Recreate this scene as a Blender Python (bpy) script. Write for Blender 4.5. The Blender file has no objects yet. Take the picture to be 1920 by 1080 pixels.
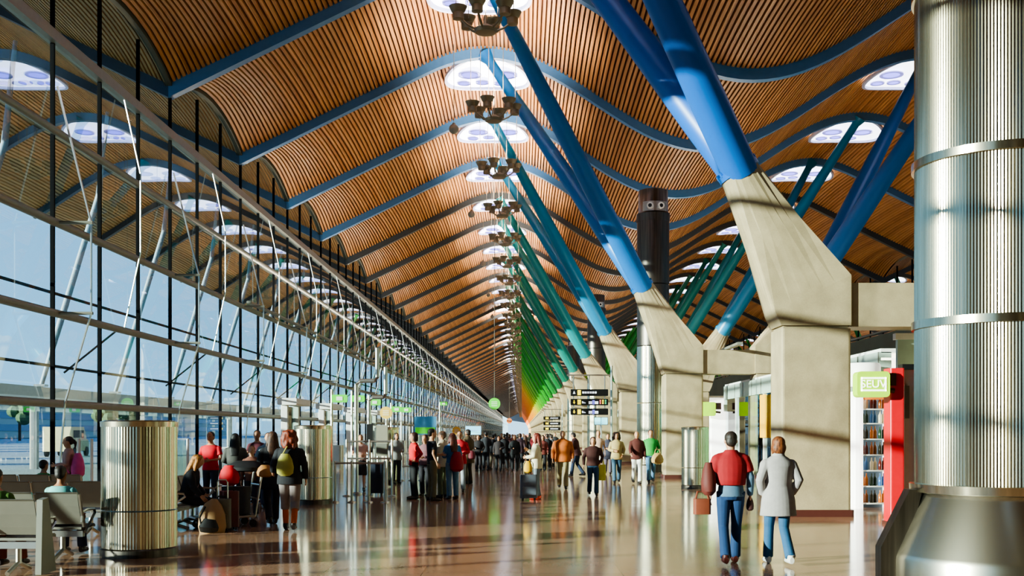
import bpy, bmesh, math, random
from mathutils import Vector, Matrix
random.seed(7)
PI = math.pi
SC = bpy.context.scene
COL = SC.collection
F = 2058.0; CX = 979.0; CY = 810.0; CAMZ = 1.7

def px(x, Y): return (x - CX) * Y / F                 # lateral place of something seen at column x and standing Y metres off
def pz(y, Y): return CAMZ + (CY - y) * Y / F
def floorY(y): return CAMZ * F / (y - CY)

# ------------------------------------------------------------------ materials
def lin(h):
    h = h.lstrip('#'); o = []
    for i in (0, 2, 4):
        c = int(h[i:i+2], 16) / 255
        o.append(c / 12.92 if c <= .04045 else ((c + .055) / 1.055) ** 2.4)
    return (*o, 1)
_m = {}
def mat(name, hexc, rough=.6, metal=0., noise=.12, scale=6., emit=0., spec=.5, alpha=None):
    if name in _m: return _m[name]
    m = bpy.data.materials.new(name); m.use_nodes = True
    nt = m.node_tree; b = nt.nodes['Principled BSDF']
    c = lin(hexc)
    b.inputs['Roughness'].default_value = rough
    b.inputs['Metallic'].default_value = metal
    b.inputs['Specular IOR Level'].default_value = spec
    if noise:
        tc = nt.nodes.new('ShaderNodeTexCoord'); n = nt.nodes.new('ShaderNodeTexNoise')
        n.inputs['Scale'].default_value = scale; n.inputs['Detail'].default_value = 3
        mx = nt.nodes.new('ShaderNodeMix'); mx.data_type = 'RGBA'
        mx.inputs[6].default_value = tuple(v * (1 - noise) for v in c[:3]) + (1,)
        mx.inputs[7].default_value = tuple(min(1, v * (1 + noise)) for v in c[:3]) + (1,)
        nt.links.new(tc.outputs['Object'], n.inputs['Vector'])
        nt.links.new(n.outputs['Fac'], mx.inputs[0]); nt.links.new(mx.outputs[2], b.inputs['Base Color'])
        if emit: nt.links.new(mx.outputs[2], b.inputs['Emission Color'])
    else:
        b.inputs['Base Color'].default_value = c
        if emit: b.inputs['Emission Color'].default_value = c
    if emit: b.inputs['Emission Strength'].default_value = emit
    _m[name] = m
    return m

def node_mat(name):
    m = bpy.data.materials.new(name); m.use_nodes = True
    nt = m.node_tree
    return m, nt, nt.nodes['Principled BSDF']

def wood_mat(nm='bamboo_slats', c1='#a0642c', c2='#d6985a'):
    m, nt, b = node_mat(nm)
    tc = nt.nodes.new('ShaderNodeTexCoord'); sp = nt.nodes.new('ShaderNodeSeparateXYZ')
    nt.links.new(tc.outputs['Object'], sp.inputs[0])
    mu = nt.nodes.new('ShaderNodeMath'); mu.operation = 'DIVIDE'; mu.inputs[1].default_value = .16
    nt.links.new(sp.outputs[0], mu.inputs[0])
    fl = nt.nodes.new('ShaderNodeMath'); fl.operation = 'FLOOR'; nt.links.new(mu.outputs[0], fl.inputs[0])
    wn = nt.nodes.new('ShaderNodeTexWhiteNoise'); wn.noise_dimensions = '1D'; nt.links.new(fl.outputs[0], wn.inputs['W'])
    mp = nt.nodes.new('ShaderNodeMapping'); mp.inputs['Scale'].default_value = (8, .6, 1)
    nt.links.new(tc.outputs['Object'], mp.inputs[0])
    no = nt.nodes.new('ShaderNodeTexNoise'); no.inputs['Scale'].default_value = 1.2; no.inputs['Detail'].default_value = 2
    nt.links.new(mp.outputs[0], no.inputs[0])
    av = nt.nodes.new('ShaderNodeMath'); av.operation = 'MULTIPLY_ADD'; av.inputs[1].default_value = .5
    nt.links.new(wn.outputs[0], av.inputs[0])
    h = nt.nodes.new('ShaderNodeMath'); h.operation = 'MULTIPLY'; h.inputs[1].default_value = .5
    nt.links.new(no.outputs[0], h.inputs[0]); nt.links.new(h.outputs[0], av.inputs[2])
    r = nt.nodes.new('ShaderNodeValToRGB')
    r.color_ramp.elements[0].position = .15; r.color_ramp.elements[0].color = lin(c1)
    r.color_ramp.elements[1].position = .85; r.color_ramp.elements[1].color = lin(c2)
    nt.links.new(av.outputs[0], r.inputs[0]); nt.links.new(r.outputs[0], b.inputs['Base Color'])
    b.inputs['Roughness'].default_value = .55
    return m

def floor_mat():
    m, nt, b = node_mat('polished_stone_floor')
    tc = nt.nodes.new('ShaderNodeTexCoord')
    br = nt.nodes.new('ShaderNodeTexBrick'); br.offset = 0
    br.inputs['Scale'].default_value = 1; br.inputs['Brick Width'].default_value = 1.2; br.inputs['Row Height'].default_value = 1.2
    br.inputs['Mortar Size'].default_value = .006
    br.inputs['Color1'].default_value = lin('#d2a586'); br.inputs['Color2'].default_value = lin('#c79a7a')
    br.inputs['Mortar'].default_value = lin('#96745a')
    nt.links.new(tc.outputs['Object'], br.inputs['Vector'])
    n = nt.nodes.new('ShaderNodeTexNoise'); n.inputs['Scale'].default_value = 40; n.inputs['Detail'].default_value = 4
    nt.links.new(tc.outputs['Object'], n.inputs['Vector'])
    mx = nt.nodes.new('ShaderNodeMix'); mx.data_type = 'RGBA'; mx.blend_type = 'MULTIPLY'; mx.inputs[0].default_value = .35
    nt.links.new(br.outputs['Color'], mx.inputs[6]); nt.links.new(n.outputs['Color'], mx.inputs[7])
    nt.links.new(mx.outputs[2], b.inputs['Base Color'])
    n2 = nt.nodes.new('ShaderNodeTexNoise'); n2.inputs['Scale'].default_value = .8
    nt.links.new(tc.outputs['Object'], n2.inputs['Vector'])
    mr = nt.nodes.new('ShaderNodeMapRange'); mr.inputs[3].default_value = .06; mr.inputs[4].default_value = .16
    nt.links.new(n2.outputs['Fac'], mr.inputs[0]); nt.links.new(mr.outputs[0], b.inputs['Roughness'])
    b.inputs['Specular IOR Level'].default_value = .5
    return m

def concrete_mat():
    m, nt, b = node_mat('cast_concrete')
    tc = nt.nodes.new('ShaderNodeTexCoord')
    n = nt.nodes.new('ShaderNodeTexNoise'); n.inputs['Scale'].default_value = 2.2; n.inputs['Detail'].default_value = 8
    nt.links.new(tc.outputs['Object'], n.inputs['Vector'])
    n2 = nt.nodes.new('ShaderNodeTexNoise'); n2.inputs['Scale'].default_value = 45; n2.inputs['Detail'].default_value = 2
    nt.links.new(tc.outputs['Object'], n2.inputs['Vector'])
    a = nt.nodes.new('ShaderNodeMath'); a.operation = 'MULTIPLY_ADD'; a.inputs[1].default_value = .35
    nt.links.new(n2.outputs['Fac'], a.inputs[0]); nt.links.new(n.outputs['Fac'], a.inputs[2])
    r = nt.nodes.new('ShaderNodeValToRGB')
    r.color_ramp.elements[0].position = .4; r.color_ramp.elements[0].color = lin('#948466')
    r.color_ramp.elements[1].position = .9; r.color_ramp.elements[1].color = lin('#b2a07e')
    nt.links.new(a.outputs[0], r.inputs[0]); nt.links.new(r.outputs[0], b.inputs['Base Color'])
    b.inputs['Roughness'].default_value = .7
    return m

def steel_mat(name, c1, c2, rough):
    m, nt, b = node_mat(name)
    tc = nt.nodes.new('ShaderNodeTexCoord')
    mp = nt.nodes.new('ShaderNodeMapping'); mp.inputs['Scale'].default_value = (9, 9, .25)
    n = nt.nodes.new('ShaderNodeTexNoise'); n.inputs['Scale'].default_value = 2; n.inputs['Detail'].default_value = 4
    nt.links.new(tc.outputs['Object'], mp.inputs[0]); nt.links.new(mp.outputs[0], n.inputs['Vector'])
    r = nt.nodes.new('ShaderNodeValToRGB')
    r.color_ramp.elements[0].position = .3; r.color_ramp.elements[0].color = lin(c1)
    r.color_ramp.elements[1].position = .75; r.color_ramp.elements[1].color = lin(c2)
    nt.links.new(n.outputs['Fac'], r.inputs[0]); nt.links.new(r.outputs[0], b.inputs['Base Color'])
    b.inputs['Metallic'].default_value = 1; b.inputs['Roughness'].default_value = rough
    return m

def glass_mat(name, refl, tint):
    m = bpy.data.materials.new(name); m.use_nodes = True
    nt = m.node_tree; nt.nodes.clear()
    o = nt.nodes.new('ShaderNodeOutputMaterial'); t = nt.nodes.new('ShaderNodeBsdfTransparent')
    g = nt.nodes.new('ShaderNodeBsdfGlossy'); g.inputs['Roughness'].default_value = 0
    g.inputs['Color'].default_value = (.95, .97, 1, 1)
    t.inputs['Color'].default_value = lin(tint)
    x = nt.nodes.new('ShaderNodeMixShader')
    fr = nt.nodes.new('ShaderNodeFresnel'); fr.inputs[0].default_value = refl; nt.links.new(fr.outputs[0], x.inputs[0])
    nt.links.new(t.outputs[0], x.inputs[1]); nt.links.new(g.outputs[0], x.inputs[2]); nt.links.new(x.outputs[0], o.inputs[0])
    return m

M = {
 'wood': wood_mat(), 'overwood': wood_mat('outer_bamboo_slats', '#8c6c3c', '#b8945a'), 'floor': floor_mat(), 'concrete': concrete_mat(),
 'steel': steel_mat('brushed_steel', '#b4a88e', '#dccfb2', .2),
 'darksteel': steel_mat('dark_steel_duct', '#4c4742', '#6b645c', .4),
 'steelplain': mat('smooth_steel', '#c0b8a6', .26, 1.0, .06, 1.5),
 'glass': glass_mat('facade_glass', 1.75, '#9dbcd6'),
 'shopglass': glass_mat('shop_glass', 1.18, '#e2f0ea'),
 'backing': mat('dark_slat_gap', '#5c361a', .9),
 'mullion': mat('black_mullion', '#07080b', .8, 0, spec=.1),
 'transom': mat('grey_transom', '#85857a', .45, .3),
 'rod': mat('polished_rod', '#c9c9c2', .3, .9),
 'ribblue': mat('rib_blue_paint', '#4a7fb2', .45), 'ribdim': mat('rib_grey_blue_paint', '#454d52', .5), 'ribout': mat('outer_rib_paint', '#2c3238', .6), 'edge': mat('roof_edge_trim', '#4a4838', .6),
 'black': mat('black_plastic', '#101010', .5),
 'sign': mat('sign_black', '#0c0c0e', .4),
 'lampgrey': mat('lamp_bronze', '#82765f', .45, .3),
 'white': mat('white_panel', '#ecebe4', .5),
 'whitelit': mat('lit_white_panel', '#fbf8ee', .5, emit=1.6),
 'sky_diff': mat('skylight_glass', '#eef0ff', .5, emit=2.6),
 'sky_dim': mat('outer_skylight_glass', '#dfe4ff', .5, emit=1.1),
 'lilac': mat('skylight_baffle', '#9a98d8', .5, emit=.55),
 'seat': mat('seat_grey_perforated', '#7d7a6f', .45, .3),
 'alu': mat('cast_aluminium', '#b9b6ac', .3, .9),
 'red': mat('red_lacquer', '#d8202a', .35),
 'lime': mat('lime_sign', '#a6d420', .4, emit=.5),
 'green': mat('green_sign', '#55c83c', .4, emit=.35),
 'yellow': mat('yellow_panel', '#f5b60a', .4, emit=.4),
 'cyan': mat('lit_cyan_screen', '#8fe4f2', .4, emit=1.0),
 'bluescreen': mat('blue_screen', '#3f86c4', .4, emit=.6),
 'orange': mat('orange_panel', '#e8792e', .5, emit=.3),
 'fascia': mat('pale_green_fascia', '#b4c8ba', .3),
 'cable': mat('thin_cable', '#6c6458', .5),
 'globe': mat('grey_globe', '#8f8a7c', .4),
 'darkred': mat('dark_red_plinth', '#4f2a24', .4),
}

# ------------------------------------------------------------------ mesh helpers
class MB:
    def __init__(self): self.v = []; self.f = []; self.mi = []
    def add(self, verts, faces, mi=0):
        o = len(self.v); self.v += [tuple(p) for p in verts]; self.f += [tuple(i + o for i in f) for f in faces]; self.mi += [mi] * len(faces)
        return self
    def box(self, x0, x1, y0, y1, z0, z1, mi=0):
        v = [(x0,y0,z0),(x1,y0,z0),(x1,y1,z0),(x0,y1,z0),(x0,y0,z1),(x1,y0,z1),(x1,y1,z1),(x0,y1,z1)]
        return self.add(v, [(0,3,2,1),(4,5,6,7),(0,1,5,4),(1,2,6,5),(2,3,7,6),(3,0,4,7)], mi)
    def rbox(self, x0, x1, y0, y1, z0, z1, r=.03, axis='z', mi=0, n=3):
        # box with its four edges along one axis rounded
        ax = {'x': (1, 2, 0), 'y': (0, 2, 1), 'z': (0, 1, 2)}[axis]
        lo = (x0, y0, z0); hi = (x1, y1, z1)
        a, b, c = ax
        pts = []
        for (cx, cy, s) in ((hi[a]-r, hi[b]-r, 0), (lo[a]+r, hi[b]-r, 1), (lo[a]+r, lo[b]+r, 2), (hi[a]-r, lo[b]+r, 3)):
            for k in range(n + 1):
                t = PI/2 * (s + k / n); pts.append((cx + r*math.cos(t), cy + r*math.sin(t)))
        N = len(pts); vs = []
        for w in (lo[c], hi[c]):
            for p in pts:
                q = [0, 0, 0]; q[a] = p[0]; q[b] = p[1]; q[c] = w; vs.append(q)
        fs = [(i, (i+1) % N, N + (i+1) % N, N + i) for i in range(N)] + [tuple(range(N-1, -1, -1)), tuple(range(N, 2*N))]
        return self.add(vs, fs, mi)
    def rings(self, rings, mi=0, cap=True, close=False):
        n = len(rings[0]); vs = [p for r in rings for p in r]; fs = []
        for k in range(len(rings) - 1):
            for i in range(n):
                j = (i + 1) % n; fs.append((k*n+i, k*n+j, (k+1)*n+j, (k+1)*n+i))
        if cap: fs += [tuple(range(n-1, -1, -1)), tuple(range((len(rings)-1)*n, len(rings)*n))]
        return self.add(vs, fs, mi)
    def tube(self, pts, rad, n=8, mi=0, side=None):
        pts = [Vector(p) for p in pts]
        if not isinstance(rad, (list, tuple)): rad = [rad] * len(pts)
        R = []
        for i, p in enumerate(pts):
            t = (pts[min(i+1, len(pts)-1)] - pts[max(i-1, 0)])
            if t.length < 1e-9: t = Vector((0, 0, 1))
            t.normalize()
            s = Vector(side) if side else Vector((1, 0, 0))
            if abs(s.dot(t)) > .93: s = Vector((0, 1, 0))
            s = (s - t * s.dot(t)).normalized(); b = t.cross(s)
            r = rad[i]; r1, r2 = r if isinstance(r, (list, tuple)) else (r, r)
            R.append([p + s * (r1 * math.cos(2*PI*k/n)) + b * (r2 * math.sin(2*PI*k/n)) for k in range(n)])
        return self.rings(R, mi)
    def lathe(self, prof, n=24, c=(0, 0, 0), mi=0, cap=True):
        R = [[(c[0] + r*math.cos(2*PI*k/n), c[1] + r*math.sin(2*PI*k/n), c[2] + z) for k in range(n)] for r, z in prof]
        return self.rings(R, mi, cap)
    def ell(self, c, r, n=12, m=8, mi=0):
        R = []
        for j in range(m + 1):
            a = -PI/2 + PI * (j + .04 if j == 0 else j - .04 if j == m else j) / m
            R.append([(c[0] + r[0]*math.cos(a)*math.cos(2*PI*k/n), c[1] + r[1]*math.cos(a)*math.sin(2*PI*k/n), c[2] + r[2]*math.sin(a)) for k in range(n)])
        return self.rings(R, mi)
    def mesh(self, name, mats, smooth=False):
        me = bpy.data.meshes.new(name); me.from_pydata(self.v, [], self.f)
        if not isinstance(mats, (list, tuple)): mats = [mats]
        for m in mats: me.materials.append(m)
        if len(mats) > 1: me.polygons.foreach_set('material_index', self.mi)
        if smooth:
            me.polygons.foreach_set('use_smooth', [True] * len(me.polygons))
            try: me.set_sharp_from_angle(angle=math.radians(40))
            except Exception: pass
        me.update(); return me
    def build(self, name, mats, parent=None, smooth=False, loc=None):
        return link(name, self.mesh(name, mats, smooth), parent, loc)

def link(name, me, parent=None, loc=None, rz=0):
    o = bpy.data.objects.new(name, me); COL.objects.link(o)
    if parent: o.parent = parent
    if loc: o.location = loc
    if rz: o.rotation_euler.z = rz
    return o
def tag(o, label=None, cat=None, group=None, kind=None):
    if label: o['label'] = label
    if cat: o['category'] = cat
    if group: o['group'] = group
    if kind: o['kind'] = kind
    return o
def thing(name, label, cat, loc=(0, 0, 0), rz=0, group=None):
    return tag(link(name, None, None, loc, rz), label, cat, group)
def struct(name, mb, mats, parent=None, smooth=False):
    o = mb.build(name, mats, parent, smooth)
    if not parent: o['kind'] = 'structure'
    return o
KIDS = {}
def kids(o): return [c for c in bpy.data.objects if c.parent == o]
def copy_tree(o, parent=None):
    c = o.copy(); COL.objects.link(c)
    if parent: c.parent = parent
    for ch in list(o.children): copy_tree(ch, c)
    return c
ORD = ['nearest', 'second', 'third', 'fourth', 'fifth', 'sixth', 'seventh', 'eighth', 'ninth', 'tenth', 'eleventh', 'twelfth']

WX = -11.55
# ------------------------------------------------------------------ people
def remesh(mb, name, m, vox, smooth=2):
    me = bpy.data.meshes.new('tmp'); me.from_pydata(mb.v, [], mb.f); me.update()
    bm = bmesh.new(); bm.from_mesh(me); bmesh.ops.recalc_face_normals(bm, faces=bm.faces); bm.to_mesh(me); bm.free()
    o = bpy.data.objects.new('tmp', me); COL.objects.link(o)
    r = o.modifiers.new('r', 'REMESH'); r.mode = 'VOXEL'; r.voxel_size = vox; r.use_smooth_shade = True
    if smooth:
        sm = o.modifiers.new('s', 'SMOOTH'); sm.iterations = smooth; sm.factor = .5
    dg = bpy.context.evaluated_depsgraph_get()
    out = bpy.data.meshes.new_from_object(o.evaluated_get(dg))
    bpy.data.objects.remove(o); bpy.data.meshes.remove(me)
    out.name = name; out.materials.clear(); out.materials.append(m)
    return out

def hair_mat(c):
    nm = 'hair_' + c[1:]
    if nm in _m: return _m[nm]
    m, nt, b = node_mat(nm); L = lin(c)
    tc = nt.nodes.new('ShaderNodeTexCoord'); mp = nt.nodes.new('ShaderNodeMapping'); mp.inputs['Scale'].default_value = (60, 60, 12)
    n = nt.nodes.new('ShaderNodeTexNoise'); n.inputs['Scale'].default_value = 1; n.inputs['Detail'].default_value = 3
    r = nt.nodes.new('ShaderNodeValToRGB'); r.color_ramp.elements[0].position = .35; r.color_ramp.elements[1].position = .7
    r.color_ramp.elements[0].color = tuple(v*.35 for v in L[:3]) + (1,); r.color_ramp.elements[1].color = tuple(min(1, v*1.5) for v in L[:3]) + (1,)
    nt.links.new(tc.outputs['Object'], mp.inputs[0]); nt.links.new(mp.outputs[0], n.inputs['Vector']); nt.links.new(n.outputs['Fac'], r.inputs[0]); nt.links.new(r.outputs[0], b.inputs['Base Color'])
    b.inputs['Roughness'].default_value = .6; _m[nm] = m
    return m
ARMS = {
 'down': ((.235, -.02, 1.13), (.245, .04, .89)),
 'relaxed': ((.25, -.05, 1.13), (.26, .05, .90)),
 'front': ((.245, .02, 1.13), (.10, .25, 1.10)),
 'phone': ((.24, .07, 1.15), (.09, .24, 1.28)),
 'pocket': ((.262, -.06, 1.14), (.20, .05, .96)),
 'hip': ((.36, -.1, 1.17), (.19, .02, 1.02)),
 'fwd': ((.23, .10, 1.15), (.22, .27, 1.0)),
 'back': ((.235, -.14, 1.14), (.235, -.10, .89)),
 'out': ((.27, .03, 1.14), (.30, .22, 1.02)),
 'up': ((.25, .10, 1.28), (.12, .20, 1.46)),
}
LEGS = {
 'stand': (((-.095, .01, .5), (-.10, -.03, .085)), ((.095, .01, .5), (.10, -.03, .085))),
 'wide': (((-.12, .02, .5), (-.16, -.02, .085)), ((.12, .02, .5), (.16, -.02, .085))),
 'lean': (((-.09, .05, .5), (-.10, -.02, .085)), ((.10, .02, .5), (.14, .05, .085))),
 'walk': (((-.09, .13, .515), (-.085, .20, .085)), ((.09, .04, .49), (.095, -.24, .12))),
 'walk2': (((-.09, .04, .49), (-.095, -.24, .12)), ((.09, .13, .515), (.085, .20, .085))),
 'sit': (((-.12, .43, .47), (-.12, .40, .085)), ((.12, .43, .47), (.13, .46, .085))),
}
def shadow_free(c): return c
def person(label, x, y, yaw, h=1.72, legs='stand', arms=('down', 'down'), top=('jacket', '#222222'), under=None, bottom=('trousers', '#2a2f45'),
           hair=('short', '#2a1c14'), skin='#c58f6c', shoes='#241a16', vox=.016, face=False, build=1.0, lean=0., group=None, extra=None, seat_z=0., fingers=True, shins=None):
    """one figure facing +y before it is turned by yaw"""
    S = h / 1.72
    t = thing('person', label, 'person', (x, y, seat_z), yaw, group)
    t.scale = (S, S, S)
    sit = legs == 'sit'; dz = -.41 if sit else 0.
    B = build
    def up(p):        # upper body: drop when seated, lean forward
        px_, py_, pz_ = p
        k = (pz_ - .95) * math.sin(lean)
        return Vector((px_, py_ + k, pz_ + dz - abs(k)*.15))
    (kL, aL), (kR, aR) = LEGS[legs]
    hipL, hipR = Vector((-.09, 0, .93 + dz)), Vector((.09, 0, .93 + dz))
    shL, shR = Vector((-.17*B, -.01, 1.355)), Vector((.17*B, -.01, 1.355))
    eL, wL = (Vector(p) for p in ARMS[arms[0]]); eR, wR = (Vector(p) for p in ARMS[arms[1]])
    eL.x *= -1; wL.x *= -1
    for v in (eL, wL, eR, wR): v.x *= (B + 1)/2
    legsJ = ((hipL, Vector(kL), Vector(aL)), (hipR, Vector(kR), Vector(aR)))
    armsJ = ((shL, eL, wL), (shR, eR, wR))
    def torso(mb, z0, z1, g, flare=0., hemz=None):
        pr = [(.80, .165, .115), (.88, .168, .118), (.96, .158, .112), (1.06, .142, .102), (1.16, .150, .108), (1.27, .165, .116), (1.345, .178, .108), (1.395, .165, .092), (1.43, .118, .08), (1.465, .07, .066), (1.50, .056, .058)]
        P = []; Rr = []
        for z, a, b in pr:
            if z < z0 - .001 or z > z1 + .001: continue
            f = flare * max(0, (1.06 - z) / .26)
            P.append(up((0, .0 if z < 1.3 else -.01, z))); Rr.append((a*B + g + f, b*(B+.5)/1.5 + g + f))
        if z0 < .8:
            P.insert(0, up((0, 0, z0))); Rr.insert(0, (.165*B + g + flare*1.5, .12 + g + flare*1.3))
        mb.tube(P, Rr, 28, side=(1, 0, 0))
    def arm(mb, J, g, upto=1.0):
        a, b, c = up(J[0]), up(J[1]), up(J[2])
        if upto < .99:
            mb.tube([a + (a - b).normalized()*.0, a.lerp(b, .35), a.lerp(b, upto)], [.058 + g, .052 + g, .05 + g*1.5], 10)
        else:
            mb.tube([a, a.lerp(b, .35), b, b.lerp(c, .4), c - (c - b)*.0], [.056 + g, .050 + g, .041 + g, .038 + g, .028 + g], 10)
        mb.ell(a + Vector((0, 0, .004)), (.052 + g*.9, .056 + g*.9, .05 + g*.8), 10, 6)
    def leg(mb, J, g, z_end=None, cuff=0.):
        a, b, c = J
        k = [a + Vector((0, 0, .02)), a.lerp(b, .3), b, b.lerp(c, .35), c]
        r = [.085 + g, .08 + g, .056 + g, .054 + g, .037 + g + cuff]
        mb.tube(k, r, 12)
    sk = mat('skin_' + skin[1:], skin, .55, 0, .06)
    # body: one continuous skin surface with head, arms, hands and legs
    b = MB()
    torso(b, .86, 1.5, -.012)
    hy = .015 + .0
    for J in armsJ: arm(b, J, -.010)
    for J in legsJ: leg(b, J, -.010)
    b.tube([up((0, -.01, 1.44)), up((0, .005, 1.56))], [.056, .052], 12)
    head = [(1.487, .030, .034, .055), (1.505, .048, .058, .035), (1.54, .060, .078, .018), (1.585, .070, .090, .008), (1.63, .076, .098, .0), (1.67, .073, .094, -.004), (1.70, .055, .072, -.006), (1.72, .025, .034, -.006)]
    b.tube([up((0, q + .012, z)) for z, a_, c_, q in head], [(a_, c_) for z, a_, c_, q in head], 16, side=(1, 0, 0))
    b.tube([up((0, .098, 1.62)), up((0, .118, 1.585)), up((0, .108, 1.57))], [.010, .015, .012], 8)     # nose
    for s in (-1, 1): b.ell(up((s*.078, .0, 1.60)), (.012, .02, .03), 8, 6)
    hands = []
    for (J, s) in ((armsJ[0], -1), (armsJ[1], 1)):
        w = up(J[2]); d = (w - up(J[1])).normalized()
        n_ = Vector((s, 0, 0)) - d * d.dot(Vector((s, 0, 0))); n_ = n_.normalized() if n_.length > .1 else Vector((0, 0, 1))
        side = d.cross(n_).normalized()
        if side.y < 0: side = -side
        b.tube([w - d*.01, w + d*.045, w + d*.09], [(.026, .02), (.04, .017), (.036, .015)], 10, side=side)
        hands.append((w, d, n_, side, s))
    for J in legsJ:
        c = J[2]; b.tube([c + Vector((0, -.05, -.04)), c + Vector((0, .06, -.05)), c + Vector((0, .17, -.062))], [(.033, .035), (.04, .03), (.028, .018)], 8)
    me = remesh(b, 'body', sk, vox)
    if fingers:
        f = MB()
        for w, d, n_, side, s in hands:
            for q, L in ((-.027, .055), (-.009, .068), (.009, .072), (.027, .062)):
                p0 = w + d*.08 + side*q; p1 = p0 + d*L*.55 - n_*.006; p2 = p0 + d*L*.95 - n_*.028
                f.tube([p0, p1, p2], [.0085, .008, .006], 6)
            p0 = w + d*.03 + side*.03; f.tube([p0, p0 + side*.028 + d*.025, p0 + side*.034 + d*.058 - n_*.012], [.011, .010, .007], 6)
        bm = bmesh.new(); bm.from_mesh(me); me2 = f.mesh('f', sk, True); bm.from_mesh(me2); bm.to_mesh(me); bm.free()
    me.polygons.foreach_set('use_smooth', [True]*len(me.polygons))
    link('body', me, t)
    if face:
        for s in (-1, 1):
            MB().ell(up((s*.03, .094, 1.618)), (.012, .008, .008), 8, 6).build('eye', mat('eye_dark', '#1b1210', .3), t, True)
        MB().ell(up((0, .103, 1.535)), (.024, .008, .006), 8, 5).build('mouth', mat('lips', '#8d4a40', .5), t, True)
    def cloth(name, mb, colr, sm=2): 
        cm = mat('cloth_' + colr[1:], colr, .85, 0, .18, 14)
        me = remesh(mb, name, cm, vox, sm if vox > .012 else 8); return link(name, me, t)
    # trousers, skirt, shorts
    kind, colr = bottom
    c = MB()
    P = [up((0, 0, z)) for z in (1.03, .97, .90, .84)]
    if sit: P = [up((0, 0, 1.03)), up((0, .0, .95)), up((0, .02, .88))]
    c.tube(P, [(.15*B, .112), (.165*B, .122), (.172*B, .128), (.15*B, .11)][:len(P)], 16, side=(1, 0, 0))
    if kind == 'trousers':
        for J in legsJ: leg(c, J, .014, cuff=.022)
        cloth('trousers', c, colr)
    elif kind == 'capri':
        for J in legsJ:
            a, b_, cc = J; e = b_.lerp(cc, .35); c.tube([a, a.lerp(b_, .4), b_, e], [.105, .10, .082, .08], 12)
        cloth('trousers', c, colr)
    elif kind == 'skirt':
        if sit:
            for J in legsJ: c.tube([J[0], J[0].lerp(J[1], .5), J[1]], [.11, .1, .09], 12)
        else: c.tube([(0, 0, .95), (0, 0, .8), (0, .01, .5)], [(.17, .125), (.19, .15), (.2, .17)], 16, side=(1, 0, 0))
        cloth('skirt', c, colr)
    if shins:
        c = MB()
        for J in legsJ:
            a, b_, cc = J; c.tube([b_.lerp(cc, .25), b_.lerp(cc, .6), cc], [.054, .056, .048], 10)
        cloth('stockings', c, shins)
    for J in legsJ:
        q = J[2]; m_ = MB()
        z0 = q.z - .085
        m_.tube([(q.x, q.y - .075, z0 + .05), (q.x, q.y - .03, z0 + .055), (q.x, q.y + .06, z0 + .045), (q.x, q.y + .15, z0 + .034), (q.x, q.y + .195, z0 + .028)], [(.03, .045), (.042, .055), (.045, .045), (.042, .034), (.022, .022)], 12, side=(1, 0, 0))
        m_.tube([(q.x, q.y - .015, z0 + .05), (q.x, q.y - .02, z0 + .12)], [.05, .047], 10)
        m_.v = [(a_, b__, max(c_, z0)) for a_, b__, c_ in m_.v]
        m_.build('shoe', mat('shoe_' + shoes[1:], shoes, .4), t, True)
    # upper garments
    kind, colr = top
    c = MB()
    if kind == 'tshirt':
        torso(c, .88, 1.43, .010)
        for J in armsJ: arm(c, J, .008, .62)
        cloth('shirt', c, colr)
    elif kind == 'sweater':
        torso(c, .88, 1.465, .014)
        for J in armsJ: arm(c, J, .012)
        cloth('sweater', c, colr)
    elif kind == 'jacket':
        torso(c, .80 if not sit else .90, 1.465, .028, .01)
        for J in armsJ: arm(c, J, .020)
        c.tube([up((0, -.015, 1.43)), up((0, -.01, 1.50))], [(.085, .08), (.07, .07)], 14)
        cloth('jacket', c, colr)
    elif kind == 'coat':
        torso(c, .66 if not sit else .90, 1.465, .032, .03)
        for J in armsJ: arm(c, J, .024)
        c.tube([up((0, -.02, 1.43)), up((0, -.012, 1.51))], [(.10, .09), (.078, .075)], 14)
        cloth('coat', c, colr)
    if under:
        c = MB(); c.tube([up((0, .055, z)) for z in (1.46, 1.36, 1.2, 1.0, .9)], [(.03, .03), (.05, .075), (.055, .095), (.05, .09), (.05, .09)], 10, side=(1, 0, 0)); cloth('shirt', c, under)
    # hair
    st, colr = hair
    hm = hair_mat(colr)
    c = MB()
    if st == 'short':
        c.ell(up((0, -.012, 1.648)), (.085, .102, .085), 14, 10); c.ell(up((0, -.045, 1.60)), (.074, .068, .075), 12, 8)
    elif st == 'bald':
        c.ell(up((0, -.045, 1.60)), (.078, .066, .05), 12, 8)
    elif st == 'bob':
        c.ell(up((0, -.015, 1.65)), (.092, .108, .09), 14, 10); c.ell(up((0, -.045, 1.58)), (.098, .078, .10), 14, 8)
        for s in (-1, 1): c.ell(up((s*.072, .0, 1.57)), (.026, .05, .085), 10, 8)
    elif st == 'long':
        c.ell(up((0, -.012, 1.65)), (.09, .106, .09), 14, 10)
        c.tube([up((0, -.05, 1.64)), up((0, -.075, 1.52)), up((0, -.105, 1.38)), up((0, -.125, 1.24))], [(.09, .07), (.105, .06), (.12, .05), (.085, .03)], 14, side=(1, 0, 0))
        for s in (-1, 1): c.tube([up((s*.07, .01, 1.64)), up((s*.088, .01, 1.52)), up((s*.10, .02, 1.40))], [.03, .034, .022], 8)
    elif st == 'curly':
        rr = random.Random(3)
        c.ell(up((0, -.03, 1.64)), (.115, .115, .11), 14, 10)
        c.ell(up((0, -.05, 1.54)), (.125, .10, .17), 14, 10)
        for k in range(90):
            a = rr.uniform(0, 2*PI); zz = rr.uniform(-.24, .06); rad = .10 + rr.uniform(0, .02)
            if math.sin(a) > .45 and zz < .04: continue
            c.ell(up((rad*math.cos(a)*(1.15 if zz < -.05 else 1), rad*math.sin(a) - .035, 1.65 + zz)), (.027, .027, .045), 8, 6)
    elif st == 'ponytail':
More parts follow.
